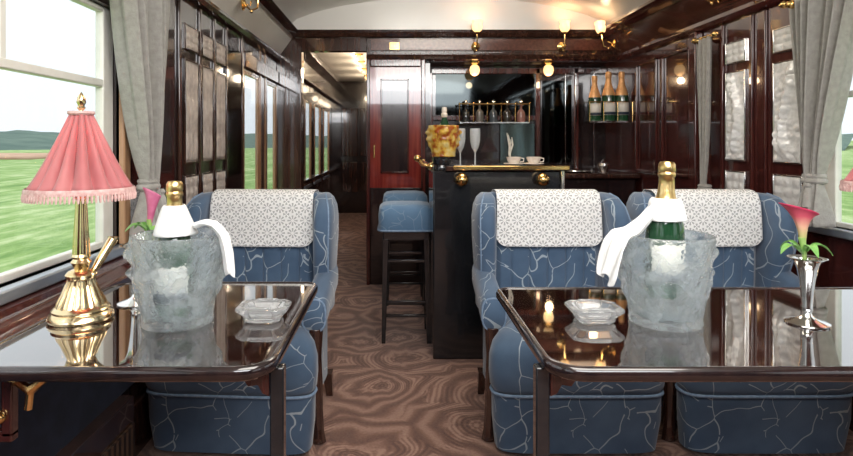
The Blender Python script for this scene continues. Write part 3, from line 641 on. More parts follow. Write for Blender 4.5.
# ------------------------------------------------------------------ wing chairs
def seat_outline(inset=0.0, wide=0.324, back=0.25, yf=-0.61, yb=-0.10):
    P = []
    n = 14
    for i in range(n+1):  # front edge, left to right, rounded
        a = PI + PI*i/n
        c, s_ = math.cos(a), math.sin(a)
        P.append((wide*math.copysign(abs(c)**0.27, c), -0.53 + (-(yf)-0.53)*(-abs(s_)**0.6)))
    P += [(wide-0.006, -0.51), (0.285, -0.465), (0.262, -0.43), (back, -0.40), (back, -0.3), (back, yb), (-back, yb), (-back, -0.3), (-back, -0.40), (-0.262, -0.43), (-0.285, -0.465), (-(wide-0.006), -0.51)]
    cx, cy = 0, (yf+yb)/2
    out = []
    for x, y in P:
        out.append((x - inset*math.copysign(min(1, abs(x)/0.2), x), y - inset*math.copysign(min(1, abs(y-cy)/0.15), y-cy)))
    return out
def make_chair(loc, label):
    t = empty('wing_chair', loc, label, 'chair', 'blue velvet wing chairs')
    # skirt + cushion
    m = MB().rings([[(x, y, z) for x, y in seat_outline(i)] for z, i in ((0.02, 0.022), (0.14, 0.008), (0.238, 0.006))])
    m.build('skirt', 'velvet', t)
    m = MB().rings([[(x, y, z) for x, y in seat_outline(i)] for z, i in ((0.244, 0.010), (0.265, 0.0), (0.32, -0.006), (0.38, -0.004), (0.42, 0.010), (0.445, 0.04), (0.455, 0.08), (0.458, 0.12))])
    m.build('seat', 'velvet', t, smooth=70)
    o = seat_outline(0.004); MB().tube([(x, y, 0.241) for x, y in o] + [(o[0][0], o[0][1], 0.241)], 0.006, 8).build('piping', 'piping', t)
    # back slab
    prof = []
    w, zt, r = 0.315, 0.957, 0.09
    for i in range(9): a = PI - (PI/2)*i/8; prof.append((-w+r + r*math.cos(a), zt-r + r*math.sin(a)))
    for i in range(9): a = PI/2 - (PI/2)*i/8; prof.append((w-r + r*math.cos(a), zt-r + r*math.sin(a)))
    prof += [(0.315, 0.55), (0.27, 0.40), (0.265, 0.12), (-0.265, 0.12), (-0.27, 0.40), (-0.315, 0.55)]
    MB().prism(prof, 'y', -0.10, 0.0).build('backrest', 'velvet', t, bevel=0.03, seg=4)
    # channelled inner back
    def f(u, v):
        x = -0.245 + 0.49*u; z = 0.42 + 0.515*v
        ch = abs(math.sin(PI*u*6))**0.35
        edge = min(1, min(u, 1-u)*14)
        e2 = min(1, (1-v)*9)
        return (x, -0.09 - (0.030 + 0.010*ch)*edge*e2**0.5 - 0.012*math.sin(v*PI), z)
    MB().grid(f, 96, 16).build('back_cushion', 'velvet', t, smooth=80)
    for s in (-1, 1):
        # wing
        rings = []
        for z, yf, hx, cx in ((0.44, -0.20, 0.038, 0.305), (0.56, -0.215, 0.042, 0.307), (0.66, -0.25, 0.045, 0.312), (0.76, -0.275, 0.047, 0.317), (0.85, -0.27, 0.047, 0.318), (0.905, -0.235, 0.045, 0.312), (0.938, -0.19, 0.038, 0.302), (0.954, -0.14, 0.022, 0.295)):
            yb = -0.02; rings.append([(s*(cx-0.028) + x, y, z) for x, y in superellipse(hx, (yb-yf)/2, 3, 28, 0, (yb+yf)/2)])
        MB().rings(rings).build('wing', 'velvet', t, smooth=70)
        pts = [(s*0.300, -0.005+0.0, 0.1)]
        MB().tube([(s*(cx+0.002), yf+0.012, z) for z, yf, cx in ((0.56, -0.215, 0.307), (0.66, -0.25, 0.312), (0.76, -0.275, 0.317), (0.85, -0.27, 0.318), (0.905, -0.235, 0.310), (0.941, -0.19, 0.295), (0.956, -0.13, 0.28))], 0.004, 6).build('wing_piping', 'piping', t)
        # arm
        rings = []
        for y, zc, hx, hz in ((-0.08, 0.575, 0.040, 0.07), (-0.2, 0.560, 0.045, 0.075), (-0.32, 0.530, 0.048, 0.072), (-0.41, 0.505, 0.050, 0.070), (-0.435, 0.500, 0.049, 0.066), (-0.447, 0.498, 0.040, 0.056)):
            rings.append([(s*0.293 + x, y, zc + z) for x, z in superellipse(hx, hz, 2.8, 28)])
        MB().rings(rings).build('arm', 'velvet', t, smooth=70)
        e = superellipse(0.047, 0.064, 2.8, 28); MB().tube([(s*0.293+x, -0.440, 0.4985+z) for x, z in e] + [(s*0.293+e[0][0], -0.440, 0.4985+e[0][1])], 0.004, 6).build('arm_piping', 'piping', t)
        a_, b_ = sorted((s*0.235, s*0.280))
        MB().box(a_, b_, -0.385, -0.05, 0.10, 0.50).build('side_panel', 'velvet', t, bevel=0.012)
        MB().tube([(s*0.298, -0.425, 0.445), (s*0.296, -0.425, 0.33), (s*0.300, -0.43, 0.22), (s*0.306, -0.435, 0.12), (s*0.314, -0.442, 0.04), (s*0.318, -0.450, 0.0)], [0.030, 0.026, 0.028, 0.024, 0.022, 0.028], 8, sq=True).build('front_leg', 'walnut', t, bevel=0.003)
        MB().tube([(s*0.28, -0.05, 0.12), (s*0.285, -0.02, 0.0)], [0.03, 0.02], 4, sq=True).build('rear_leg', 'walnut', t)
    return t
chairs = [((-0.585, 2.735, 0), 'blue wing chair by the left window behind the lamp table', 'white lace cloth over the back of the chair by the left window'),
          ((0.685, 2.735, 0), 'blue wing chair at the aisle end of the right table', 'white lace cloth over the back of the aisle chair at the right table'),
          ((1.395, 2.735, 0), 'blue wing chair next to the right hand curtain and silver glass panels', 'white lace cloth over the back of the chair next to the right curtain')]
def make_lace(loc, label):
    hw = 0.23
    path = [(-0.001, 0.80), (0.012, 0.90), (0.008, 0.948), (-0.02, 0.966), (-0.06, 0.970), (-0.10, 0.968), (-0.135, 0.955), (-0.152, 0.915), (-0.158, 0.85), (-0.160, 0.78), (-0.160, 0.72)]
    L = [0]
    for a, b in zip(path, path[1:]): L.append(L[-1] + math.dist(a, b))
    def at(s_):
        for i in range(len(L)-1):
            if s_ <= L[i+1]+1e-9:
                q = (s_-L[i])/(L[i+1]-L[i]); return (path[i][0]+(path[i+1][0]-path[i][0])*q, path[i][1]+(path[i+1][1]-path[i][1])*q)
        return path[-1]
    def f(u, v):
        x = (u-0.5)*2
        cut = 0.035*max(0, (abs(x)-0.80)/0.20)**2
        s_ = L[-1]*v; s_ = min(s_, L[-1]-cut)
        y, z = at(s_)
        wob = 0.004*math.sin(x*3+v*5) + (0.0015*math.sin(u*130) if v > 0.99 else 0)
        return (x*(hw + 0.012*max(0, v-0.5)), y - 0.003, z+wob*max(0, v-0.8))
    m = MB().grid(f, 60, 60, lambda u, v: ((u-0.5)*2*hw, L[-1]*v))
    return tag(m.build('antimacassar', 'lace', solid=0.002, smooth=80), label, 'lace cloth', 'lace cloths on the wing chairs')
ch0 = None
for i, (loc, lb, ll) in enumerate(chairs):
    if i == 0: ch0 = make_chair(loc, lb); lc0 = make_lace(loc, ll); lc0.location = loc; ch0.scale = lc0.scale = (1, 1, 0.986); ch0.rotation_euler.z = lc0.rotation_euler.z = math.radians(-3.5)
    else:
        again(ch0, loc, lb); again(lc0, loc, ll)

# ------------------------------------------------------------------ tables
TZ = 0.74
def rounded_rect(x0, x1, y0, y1, rad, k=8):
    """rad: (x0y0, x1y0, x1y1, x0y1)"""
    out = []
    for (cx, cy, a0, r) in ((x0+rad[0], y0+rad[0], PI, rad[0]), (x1-rad[1], y0+rad[1], 1.5*PI, rad[1]), (x1-rad[2], y1-rad[2], 0, rad[2]), (x0+rad[3], y1-rad[3], 0.5*PI, rad[3])):
        for i in range(k+1): a = a0 + (PI/2)*i/k; out.append((cx + r*math.cos(a), cy + r*math.sin(a)))
    return out
def make_table(name, x0, x1, y0, y1, inner, label):
    t = empty(name, ((x0+x1)/2, (y0+y1)/2, 0), label, 'table', 'polished saloon tables')
    hx, hy = (x1-x0)/2, (y1-y0)/2
    ri = 0.075; rad = (0.02, ri, 0.04, 0.08) if inner > 0 else (ri, 0.02, 0.08, 0.04)
    def ring(z, ins): return [(x, y, z) for x, y in rounded_rect(-hx+ins, hx-ins, -hy+ins, hy-ins, tuple(max(0.006, r-ins) for r in rad))]
    MB().rings([ring(TZ-0.022, 0.014), ring(TZ-0.001, 0.014)]).build('table_top', 'tablewood', t)
    # raised edge moulding
    m = MB(); prof = [(0.014, TZ-0.024), (0.006, TZ-0.026), (0.0, TZ-0.020), (0.0, TZ-0.008), (0.003, TZ-0.001), (0.008, TZ+0.002), (0.0125, TZ+0.002), (0.0145, TZ-0.0005)]
    rs = [ring(z, i) for i, z in prof]; m.rings(rs + [rs[0]], cap=False); m.build('table_edge', 'ebony', t, smooth=60)
    # apron with shaped bracket and legs
    ax0, ax1 = -hx+0.03, hx-0.03
    m = MB().box(ax0, ax1, -hy+0.12, -hy+0.135, TZ-0.055, TZ-0.022).box(ax0, ax1, hy-0.06, hy-0.045, TZ-0.065, TZ-0.022)
    xi = inner*(hx-0.05)
    m.box(min(xi, xi-inner*0.015), max(xi, xi-inner*0.015), -hy+0.135, hy-0.06, TZ-0.05, TZ-0.022)
    m.build('apron', 'walnut', t, bevel=0.003)
    for sy in (-1,):
        xl = inner*(hx-0.004); yl = sy*(hy-0.085)
        MB().tube([(xl, yl, TZ-0.024), (xl, yl, 0.0)], 0.020, 4, sq=True).build('leg', 'black', t, bevel=0.003)
        pr = [(xl-inner*0.016, TZ-0.03), (xl-inner*0.10, TZ-0.03), (xl-inner*0.095, TZ-0.045), (xl-inner*0.07, TZ-0.05), (xl-inner*0.06, TZ-0.065), (xl-inner*0.04, TZ-0.062), (xl-inner*0.03, TZ-0.08), (xl-inner*0.016, TZ-0.085)]
        MB().prism(pr, 'y', yl-0.008, yl+0.008).build('corner_bracket', 'mahogany', t, bevel=0.002)
    # wall side support bracket with brass
    xw = -inner*(hx-0.05); yw = -hy+0.12
    sb = MB().box(xw-0.012, xw+0.012, yw-0.012, yw+0.012, 0.555, TZ-0.022).box(xw-0.012 - (0.06 if inner > 0 else 0), xw+0.012 + (0 if inner > 0 else 0.06), yw-0.012, yw+0.012, 0.545, 0.568).build('support_bracket', 'mahogany', t, bevel=0.004)
    MB().tube([(xw+inner*0.012, yw, TZ-0.07), (xw+inner*0.05, yw-0.01, TZ-0.085), (xw+inner*0.08, yw, TZ-0.06), (xw+inner*0.115, yw, TZ-0.052), (xw+inner*0.115, yw, TZ-0.024)], [0.008, 0.012, 0.009, 0.013, 0.010], 8).tube([(xw+inner*0.05, yw-0.01, TZ-0.08), (xw+inner*0.045, yw-0.01, TZ-0.125)], 0.008).build('brass_fitting', 'brass', t)
    MB().sphere((xw-inner*0.012, yw-0.016, 0.60), 0.014).build('brass_stud', 'brass', t)
    return t
YN, YF = 1.10, 1.80
tl = make_table('dining_table', -0.86, -0.235, YN, YF, 1, 'glossy dark table by the left window carrying the pink lamp')
tr_ = make_table('dining_table', 0.295, 1.72, YN, YF-0.07, -1, 'glossy dark table at right carrying the silver flower vase')

def P(px, py, z=TZ):
    """floor-plan point on the height z seen at that pixel"""
    d = 580*(EYE-z)/(py-143); return ((px-395)*d/580, d)

# ------------------------------------------------------------------ table lamp
def make_lamp(loc, label):
    t = empty('table_lamp', loc, label, 'lamp')
    fl_ = lambda n, a: (lambda r, th, z, i: r*(1 + a*(abs(math.cos(n*th/2))-0.6)))
    MB().lathe([(0, 0), (0.072, 0), (0.075, 0.006), (0.072, 0.014), (0.064, 0.02), (0.066, 0.026), (0.058, 0.034), (0.05, 0.036)], segs=48).build('base', 'lampbrass', t)
    MB().lathe([(0.056, 0.034), (0.052, 0.045), (0.044, 0.06), (0.036, 0.08), (0.030, 0.095), (0.031, 0.10)], segs=64, mod=fl_(20, 0.10)).build('fluted_foot', 'lampbrass', t)
    MB().lathe([(0.033, 0.10), (0.036, 0.108), (0.030, 0.116), (0.016, 0.122), (0.020, 0.132), (0.024, 0.138), (0.018, 0.146), (0.022, 0.152), (0.020, 0.158)], segs=32).build('collar', 'lampbrass', t)
    MB().lathe([(0.019, 0.156), (0.018, 0.18), (0.015, 0.23), (0.012, 0.285), (0.012, 0.29)], segs=60, mod=fl_(12, 0.16)).build('fluted_column', 'lampbrass', t)
    MB().lathe([(0.014, 0.288), (0.020, 0.294), (0.012, 0.302), (0.010, 0.31), (0.018, 0.318), (0.012, 0.326), (0.008, 0.335), (0.006, 0.49), (0.0, 0.50)], segs=24).build('stem', 'lampbrass', t)
    MB().lathe([(0, 0.34), (0.016, 0.345), (0.026, 0.37), (0.022, 0.40), (0.0, 0.41)], (0.0, 0, 0), 16).build('bulb', 'glow_dim', t)
    # shade with gathered pleats
    def mod(r, th, z, i):
        k = 15; q = min(1, i/5.0)
        p = abs(math.sin(k*th/2 + 0.35*math.sin(3*th)))**0.8
        dep = 0.34*(1 - 0.75*max(0, (r-0.09)/0.042)) if r > 0.03 else 0.10
        return r*(1 - dep*(1-p)) + 0.0015*math.sin(5*th)
    pr = [(0.025, 0.503), (0.032, 0.490), (0.049, 0.455), (0.069, 0.415), (0.087, 0.380), (0.104, 0.350), (0.118, 0.328), (0.126, 0.318)]
    sh = MB().lathe([(a*0.94, b) for a, b in pr], segs=192, mod=mod, cap=False).build('lamp_shade', 'pink', t, solid=0.002, smooth=80)
    m = MB().lathe([(0.027, 0.498), (0.031, 0.502), (0.030, 0.508), (0.026, 0.508), (0.0, 0.505)], segs=32, cap=False)
    m.build('shade_cap', 'tassel', sh)
    m = MB().lathe([(0.1195, 0.322), (0.1225, 0.316), (0.1215, 0.308), (0.118, 0.308), (0.117, 0.318)], segs=96, mod=lambda r, th, z, i: r+0.0012*math.sin(60*th), cap=False)
    for k in range(84):
        a = 2*PI*k/84; c, s_ = math.cos(a), math.sin(a)
        m.tube([(0.1205*c, 0.1205*s_, 0.312), (0.1215*c, 0.1215*s_, 0.302), (0.122*c, 0.122*s_, 0.2915)], [0.0022, 0.0036, 0.0018], 5)
    m.build('fringe', 'tassel', sh)
    MB().lathe([(0.006, 0.500), (0.005, 0.510), (0.010, 0.516), (0.007, 0.521), (0.011, 0.530), (0.009, 0.541), (0.003, 0.552), (0, 0.556)], segs=16).build('finial', 'lampbrass', t)
    sw = MB().tube([(0.022, 0.02, 0.115), (0.030, 0.035, 0.138), (0.050, 0.06, 0.186)], [0.008, 0.011, 0.012], 14).tube([(0.05, 0.06, 0.186), (0.0505, 0.0605, 0.190)], 0.0135, 14)
    sw.build('slanting_handle', 'lampbrass', t)
    return t
lx, ly = P(80, 318)
lamp = make_lamp((lx+0.003, ly, TZ), 'brass table lamp with pleated pink fringed shade by the left window')
lamp2 = again(lamp, (1.405, 1.63, TZ), 'pink shaded lamp cut off by the right edge of the picture')
def point(loc, e, c, r=0.03):
    l = bpy.data.lights.new('lamp_light', 'POINT'); l.energy = e; l.color = c; l.shadow_soft_size = r
    o = bpy.data.objects.new('lamp_light', l); COL.objects.link(o); o.location = loc; return o
for q in (lamp, lamp2): point((q.location.x, q.location.y, TZ+0.425), 1.0, (1.0, 0.72, 0.5), 0.015)

# ------------------------------------------------------------------ ice buckets, bottles, napkins
def make_bucket(loc, label, mat='frosted', sc=1.0, name='ice_bucket', cat='ice bucket', group='frosted crystal ice buckets', seed=0):
    def relief(r, th, z, i):
        v = z/0.225; h = 0
        env = max(0, min(1, (v-0.16)/0.15))*max(0, min(1, (0.99-v)/0.06))
        for k in range(4):   # four large relief figures round the bowl
            a0 = k*PI/2 + 0.06
            da = (th-a0+PI) % (2*PI) - PI
            h += (0.026 if k % 2 == 0 else 0.010)*math.exp(-(da/0.30)**2)*(math.exp(-((v-0.78)/0.09)**2) + 0.85*math.exp(-((v-0.56)/0.08)**2) + 0.55*math.exp(-((v-0.38)/0.08)**2))
        n = noise.noise(Vector((math.cos(th)*2.6, math.sin(th)*2.6, v*4.5+seed)))
        n2 = noise.noise(Vector((math.cos(th)*7, math.sin(th)*7, v*10+seed)))
        return r + env*(h + 0.009*n + 0.005*n2)
    prof = []
    for i in range(41):
        v = i/40; r = 0.077 + 0.030*v**0.8 + (0.006*(1-v/0.08) if v < 0.08 else 0)
        prof.append((r, 0.225*v))
    inner = [(prof[i][0]-0.005, max(prof[i][1], 0.02)) for i in range(40, 3, -4)]
    rs = [(0.0, 0.0), (0.06, 0.0), (0.081, 0.001)] + prof[1:] + [(0.104, 0.2265)] + [(0.0995 - 0.028*(1-q), 0.018 + 0.205*q) for q in (1, 0.8, 0.6, 0.4, 0.2, 0.05)] + [(0.055, 0.016), (0, 0.015)]
    def mod(r, th, z, i): return relief(r, th, z, i) if 3 <= i < 43 else r
    o = MB().lathe([(a*sc, b*sc) for a, b in rs], segs=120, mod=(lambda r, th, z, i: mod(r/sc, th, z/sc, i)*sc), cap=False).build(name, mat, smooth=80)
    o.location = loc; o.scale = (1, 1, 0.94); return tag(o, label, cat, group)
def bottle_parts(loc, label, rot=(0, 0, 0), foil='gold', glass='greenglass', sc=1.0, group='champagne bottles in buckets', shiny=True, long_foil=False):
    t = empty('champagne_bottle', loc, label, 'bottle', group); t.rotation_euler = rot; t.scale = (sc,)*3
    MB().lathe([(0, 0.004), (0.03, 0), (0.040, 0.003), (0.043, 0.012), (0.0435, 0.15), (0.041, 0.172), (0.033, 0.20), (0.024, 0.225), (0.0175, 0.25), (0.0155, 0.27), (0.0145, 0.30)], segs=32).build('glass_body', glass, t)
    MB().lathe([(0.0232, 0.232), (0.0190, 0.252), (0.0175, 0.272), (0.0172, 0.285), (0.0195, 0.288), (0.0198, 0.294), (0.018, 0.298), (0.0195, 0.302), (0.0190, 0.316), (0.015, 0.322), (0, 0.324)], segs=32, mod=lambda r, th, z, i: r*(1+0.015*math.sin(9*th+z*90))).build('gold_foil', foil, t)
    if long_foil: MB().lathe([(0.0420, 0.168), (0.0345, 0.20), (0.0255, 0.225), (0.0225, 0.236)], segs=32, cap=False).build('foil_skirt', foil, t)
    m = MB().grid(lambda u, v: (0.0441*math.cos(-PI/2+(u-0.5)*2.2), 0.0441*math.sin(-PI/2+(u-0.5)*2.2), 0.04+0.085*v), 16, 2)
    m.build('label', 'label', t, solid=0.0006)
    m = MB().grid(lambda u, v: (0.0446*math.cos(-PI/2+(u-0.5)*2.2), 0.0446*math.sin(-PI/2+(u-0.5)*2.2), 0.042+0.018*v), 16, 2)
    m.build('label_band', 'dark_label', t, solid=0.0006)
    return t
def make_napkin(loc, label, zn, rneck, tail_dir, tail_len, cone):
    """collar round the bottle neck plus a tail hanging over the rim"""
    m = MB()
    if cone: pr = [(0.020, -0.006), (0.025, -0.014), (0.031, -0.034), (0.041, -0.060), (0.048, -0.078)]
    else: pr = [(0.026, 0.014), (0.033, 0.004), (0.034, -0.010), (0.038, -0.028), (0.042, -0.040)]
    m.lathe([(r+0.003, z+zn) for r, z in pr], segs=48, mod=lambda r, th, z, i: r*(1+0.05*math.sin(3*th+z*60)+0.025*math.sin(7*th)), cap=False)
    ca, sa = math.cos(tail_dir), math.sin(tail_dir)
    if cone:  # a rolled fold resting on the rim, then a hanging corner
        path = [(0.052, zn-0.055, 0.014), (0.078, zn-0.046, 0.020), (0.102, zn-0.050, 0.024), (0.122, zn-0.072, 0.024), (0.133, zn-0.11, 0.024), (0.138, zn-0.15, 0.022), (0.140, zn-0.162, 0.016)]
    else:
        path = [(0.026, zn+0.002, 0.018), (0.055, zn-0.034, 0.024), (0.085, zn-0.060, 0.034), (0.112, zn-0.066, 0.042), (0.130, zn-0.090, 0.046), (0.142, zn-0.125, 0.046), (0.150, zn-0.155, 0.042), (0.155, zn-0.170, 0.034)]
    def f(u, v):
        q = v*(len(path)-1); i = min(int(q), len(path)-2); q -= i
        r, z, w = (path[i][k]*(1-q)+path[i+1][k]*q for k in range(3))
        s_ = (u-0.5)*2; fold = 0.006*math.sin(s_*7+v*3)
        x = r + fold; y = s_*w; z2 = z + 0.006*math.cos(s_*5) - 0.018*v*abs(s_)*(1 if s_ > 0 else 0.2)
        return (x*ca - y*sa, x*sa + y*ca, z2)
    m.grid(f, 20, 28)
    o = m.build('linen_napkin', 'napkin', solid=0.0035, smooth=80, subsurf=1); o.location = loc
    return tag(o, label, 'napkin', 'linen napkins on the bottles')
bxl, byl = P(178, 322); bxr, byr = P(665, 322)
make_bucket((bxl, byl, TZ), 'frosted glass ice bucket with relief figures beside the pink lamp')
b2 = make_bucket((bxr, byr, TZ), 'frosted glass ice bucket with relief figures on the right table', seed=3)
bottle_parts((bxl-0.008, byl, TZ+0.016), 'champagne bottle with a white linen cone in the left bucket')
bottle_parts((bxr-0.006, byr, TZ+0.063), 'tall champagne bottle with bare gold neck in the right bucket', rot=(0, math.radians(2), 0))
make_napkin((bxl-0.008, byl, TZ), 'white napkin coned round the neck of the left bucket bottle', 0.288, 0.02, math.radians(-8), 0.1, True)
make_napkin((bxr+0.002, byr, TZ), 'white napkin tied round the gold neck and trailing left over the right bucket', 0.285, 0.02, math.radians(188), 0.1, False)

# ------------------------------------------------------------------ ashtrays
def make_ashtray(loc, label):
    def oc(hx, hy, z, c=0.018):
        c = min(c, hx*0.35)
        return [(-hx+c, -hy, z), (hx-c, -hy, z), (hx, -hy+c, z), (hx, hy-c, z), (hx-c, hy, z), (-hx+c, hy, z), (-hx, hy-c, z), (-hx, -hy+c, z)]
    m = MB().rings([oc(0.040, 0.036, 0.0), oc(0.044, 0.040, 0.004), oc(0.044, 0.040, 0.010), oc(0.062, 0.052, 0.022), oc(0.062, 0.052, 0.029), oc(0.050, 0.041, 0.031), oc(0.045, 0.036, 0.024), oc(0.036, 0.028, 0.012), oc(0.030, 0.022, 0.010)])
    for s in (-1, 1): m.box(-0.026, 0.026, s*0.040-0.0035, s*0.040+0.0035, 0.028, 0.0335)
    o = m.build('crystal_ashtray', 'crystal', bevel=0.002, smooth=20); o.location = loc; o.scale = (1, 1, 1.2)
    return tag(o, label, 'ashtray', 'square crystal ashtrays')
ax, ay = P(264, 319); a0 = make_ashtray((ax, ay, TZ), 'square cut crystal ashtray on the lamp table')
ax, ay = P(594, 320); again(a0, (ax, ay, TZ), 'square cut crystal ashtray on the right hand table')

# ------------------------------------------------------------------ flower vases
def make_vase(loc, label):
    o = MB().lathe([(0, 0.0), (0.046, 0.0), (0.047, 0.003), (0.040, 0.006), (0.022, 0.011), (0.012, 0.018), (0.009, 0.026), (0.012, 0.032), (0.011, 0.04), (0.013, 0.07), (0.016, 0.10), (0.021, 0.13), (0.028, 0.148), (0.038, 0.154), (0.042, 0.156), (0.038, 0.157), (0.026, 0.152), (0.018, 0.13), (0.0, 0.12)], segs=48, mod=lambda r, th, z, i: r*(1+(0.04*math.cos(8*th) if 0.03 < z < 0.14 else 0))).build('bud_vase', 'silver')
    o.location = loc; return tag(o, label, 'vase', 'silver trumpet vases')
def make_lily(loc, label, petal='lily', lean=0.0, closed=0.0, rz=0):
    t = empty('calla_lily', loc, label, 'flower', 'calla lilies'); t.rotation_euler = (0, lean, rz)
    MB().tube([(0, 0, 0.12), (0.002, 0, 0.17), (-0.002, 0, 0.205)], [0.005, 0.005, 0.008], 10).build('stem', 'stem', t)
    def f(u, v):
        a = 2*PI*u
        r = 0.006 + (0.009*v + 0.019*(1-closed)*v**3)
        lip = 0.55 + 0.45*math.cos(a)   # one side runs to a point
        z = 0.195 + 0.075*v + 0.020*lip*v**2 - 0.016*v**5*(1-closed)*(1-lip)
        return (-r*math.cos(a)*(1+0.5*lip*v**3), r*math.sin(a)*0.9, z)
    MB().grid(f, 40, 16).build('petal', petal, t, solid=0.0012, smooth=80)
    MB().tube([(0, 0, 0.20), (0.001, 0, 0.25)], [0.004, 0.003], 8).build('spadix', 'brass', t)
    def leafshape(d, L, w, z0, droop):
        ca, sa = math.cos(d), math.sin(d)
        def g(u, v):
            s_ = (u-0.5)*2*w*math.sin(PI*min(1, v*0.97+0.03))**0.7; r = L*v
            x, y = r, s_; return (x*ca-y*sa, x*sa+y*ca, z0 + 0.03*math.sin(v*PI*0.8) - droop*v*v + 0.3*abs(s_))
        return g
    for d, L, w, z0, dr in ((3.3, 0.062, 0.013, 0.162, 0.01), (-0.3, 0.060, 0.012, 0.163, 0.02), (-1.5, 0.045, 0.012, 0.165, 0.02), (2.2, 0.05, 0.011, 0.165, 0.01)):
        MB().grid(leafshape(d, L, w, z0, dr), 6, 12).build('leaf', 'leaf', t, solid=0.001)
    return t
vx, vy = P(807, 323)
v0 = make_vase((vx, vy, TZ), 'silver trumpet vase holding a pink and cream lily on the right table')
make_lily((vx, vy, TZ+0.0), 'open pink and cream calla lily in the right vase', lean=-0.05)
vx2, vy2 = P(136, 303)
again(v0, (vx2, vy2, TZ), 'silver trumpet vase mostly hidden by the left ice bucket')
make_lily((vx2+0.012, vy2, TZ+0.02), 'mauve calla lily in front of the left curtain', 'lilymauve', lean=0.12, closed=0.75, rz=0.6)

# ------------------------------------------------------------------ curtains
def make_curtain(name, x, s, ya, yb, zt, zb, tie, ty, tw, label, folds=6, depth=0.048, pw=1.3):
    """hangs along the wall at x, room towards s; gathered at height tie around depth ty with width tw"""
    o = empty(name, (x, (ya+yb)/2, zb), label, 'curtain')
    yc = (ya+yb)/2; W_ = yb-ya
    def f(u, v):
        z = zt + (zb-zt)*v
        k = (zt-z)/(zt-tie) if z > tie else 1
        if z > tie: g = k**pw; c = yc + (ty-yc)*g; w = W_*(1-g) + tw*g
        else:
            q = min(1, (tie-z)/0.22); w = tw*(1+0.9*q**0.8); c = ty
        ph = 2*PI*folds*u + 0.6*math.sin(u*9)
        dep = depth*(0.85 + 0.3*math.sin(u*13)) * (1 - 0.70*(k**5 if z > tie else max(0, 1-(tie-z)/0.15)))
        bulge = 0.02*(k**4 if z > tie else 1)
        return (s*(0.045 + dep*math.sin(ph) + bulge*math.sin(PI*u)), c - yc + (u-0.5)*w + 0.006*math.cos(ph), z - zb)
    MB().grid(f, 150, 60).build('drape', 'curtain', o, solid=0.003, smooth=80)
    pts = [( s*(0.045 + 0.026*math.cos(a)), ty-yc + (tw/2+0.008)*math.sin(a), tie-zb) for a in [2*PI*i/32 for i in range(33)]]
    tb = MB().tube(pts, 0.013, 10).tube([(p[0], p[1], p[2]+0.02) for p in pts], 0.010, 8).build('tieback', 'napkin' if False else 'curtain', o)
    MB().lathe([(0.008, 0), (0.014, -0.01), (0.010, -0.02), (0.016, -0.035), (0.022, -0.10), (0, -0.102)], (s*0.085, ty-yc+0.02*s, tie-zb-0.01), 14).build('tassel', 'curtain', tb)
    return o
make_curtain('window_curtain', XL+0.03, 1, 1.88, 2.31, 1.84, 0.80, 1.01, 2.13, 0.07, 'grey damask curtain tied back behind the pink lamp')
rc = make_curtain('window_curtain', XR-0.04, -1, 2.20, 2.61, 1.80, 0.82, 1.01, 2.47, 0.08, 'large grey damask curtain tied back at the right window', pw=1.0)
make_curtain('window_curtain', XR-0.02, -1, 3.31, 3.46, 1.78, 0.80, 0.90, 3.38, 0.05, 'narrow grey curtain hanging beyond the silver glass panels', folds=3, depth=0.018)
def rod(x, s, ya, yb, z, label):
    t = empty('curtain_rod', (x, (ya+yb)/2, z), label, 'curtain rod', 'brass curtain rods'); h = (yb-ya)/2
    MB().tube([(s*0.055, -h, 0), (s*0.055, h, 0)], 0.009, 12).build('rod', 'brass', t)
    for yy in (-h, h): MB().sphere((s*0.055, yy, 0), 0.018).sphere((s*0.055, yy*1.0+math.copysign(0.022, yy), 0), 0.010).build('finial', 'brass', t)
    MB().tube([(-s*0.0, h-0.05, 0), (s*0.055, h-0.05, 0)], 0.012).sphere((s*0.055, h-0.05, -0.012), 0.02).build('bracket', 'brass', t)
    return t
rod(XR-0.03, -1, 2.0, 2.66, 1.805, 'brass curtain rod above the large right curtain')
rod(XR-0.01, -1, 3.27, 3.49, 1.785, 'short brass rod above the narrow far curtain')
rod(XL+0.02, 1, 1.75, 2.42, 1.845, 'brass curtain rod above the left curtain')

# ------------------------------------------------------------------ sconces
def make_sconce(loc, label, rot=(0, 0, 0), up=True, lit=0.9):
    t = empty('wall_sconce', loc, label, 'sconce', 'tulip shaded brass sconces'); t.rotation_euler = rot
    MB().lathe([(0, 0), (0.034, 0), (0.036, 0.006), (0.024, 0.012), (0.012, 0.02), (0, 0.022)], mat=Matrix.Rotation(PI/2, 4, 'X'), segs=20).build('backplate', 'brass', t)
    MB().tube([(0, -0.01, 0), (0, -0.05, -0.035), (0, -0.085, -0.02), (0, -0.09, 0.03), (0, -0.09, 0.095)], 0.006, 8).tube([(0, -0.02, 0.0), (0.02, -0.04, 0.0), (0.0, -0.05, 0.02)], 0.004, 8).sphere((0, -0.05, -0.04), 0.010).build('arm', 'brass', t)
    MB().lathe([(0.010, 0.085), (0.022, 0.098), (0.020, 0.104)], (0, -0.09, 0), 16).build('gallery', 'brass', t)
    MB().lathe([(0.012, 0.10), (0.032, 0.115), (0.040, 0.145), (0.036, 0.175), (0.044, 0.195), (0.038, 0.192), (0.012, 0.11)], (0, -0.09, 0), 24, mod=lambda r, th, z, i: r*(1+0.05*math.cos(8*th)), cap=False).build('tulip_shade', 'glow', t)
    return t
sc0 = make_sconce((0.665, YB-0.012, 1.965), 'left tulip sconce on the mahogany header over the bar')
sc1 = again(sc0, (1.375, YB-0.012, 1.965), 'middle tulip sconce on the mahogany header over the bar')
sc2 = make_sconce((XR-0.13, 4.60, 1.955), 'leaning tulip sconce in the right ceiling corner', rot=(0, math.radians(-22), math.radians(-90)))
sc3 = again(sc0, (XR-0.10, 3.15, 1.97), 'sconce at the top edge above the silver glass panels', rz=-PI/2)
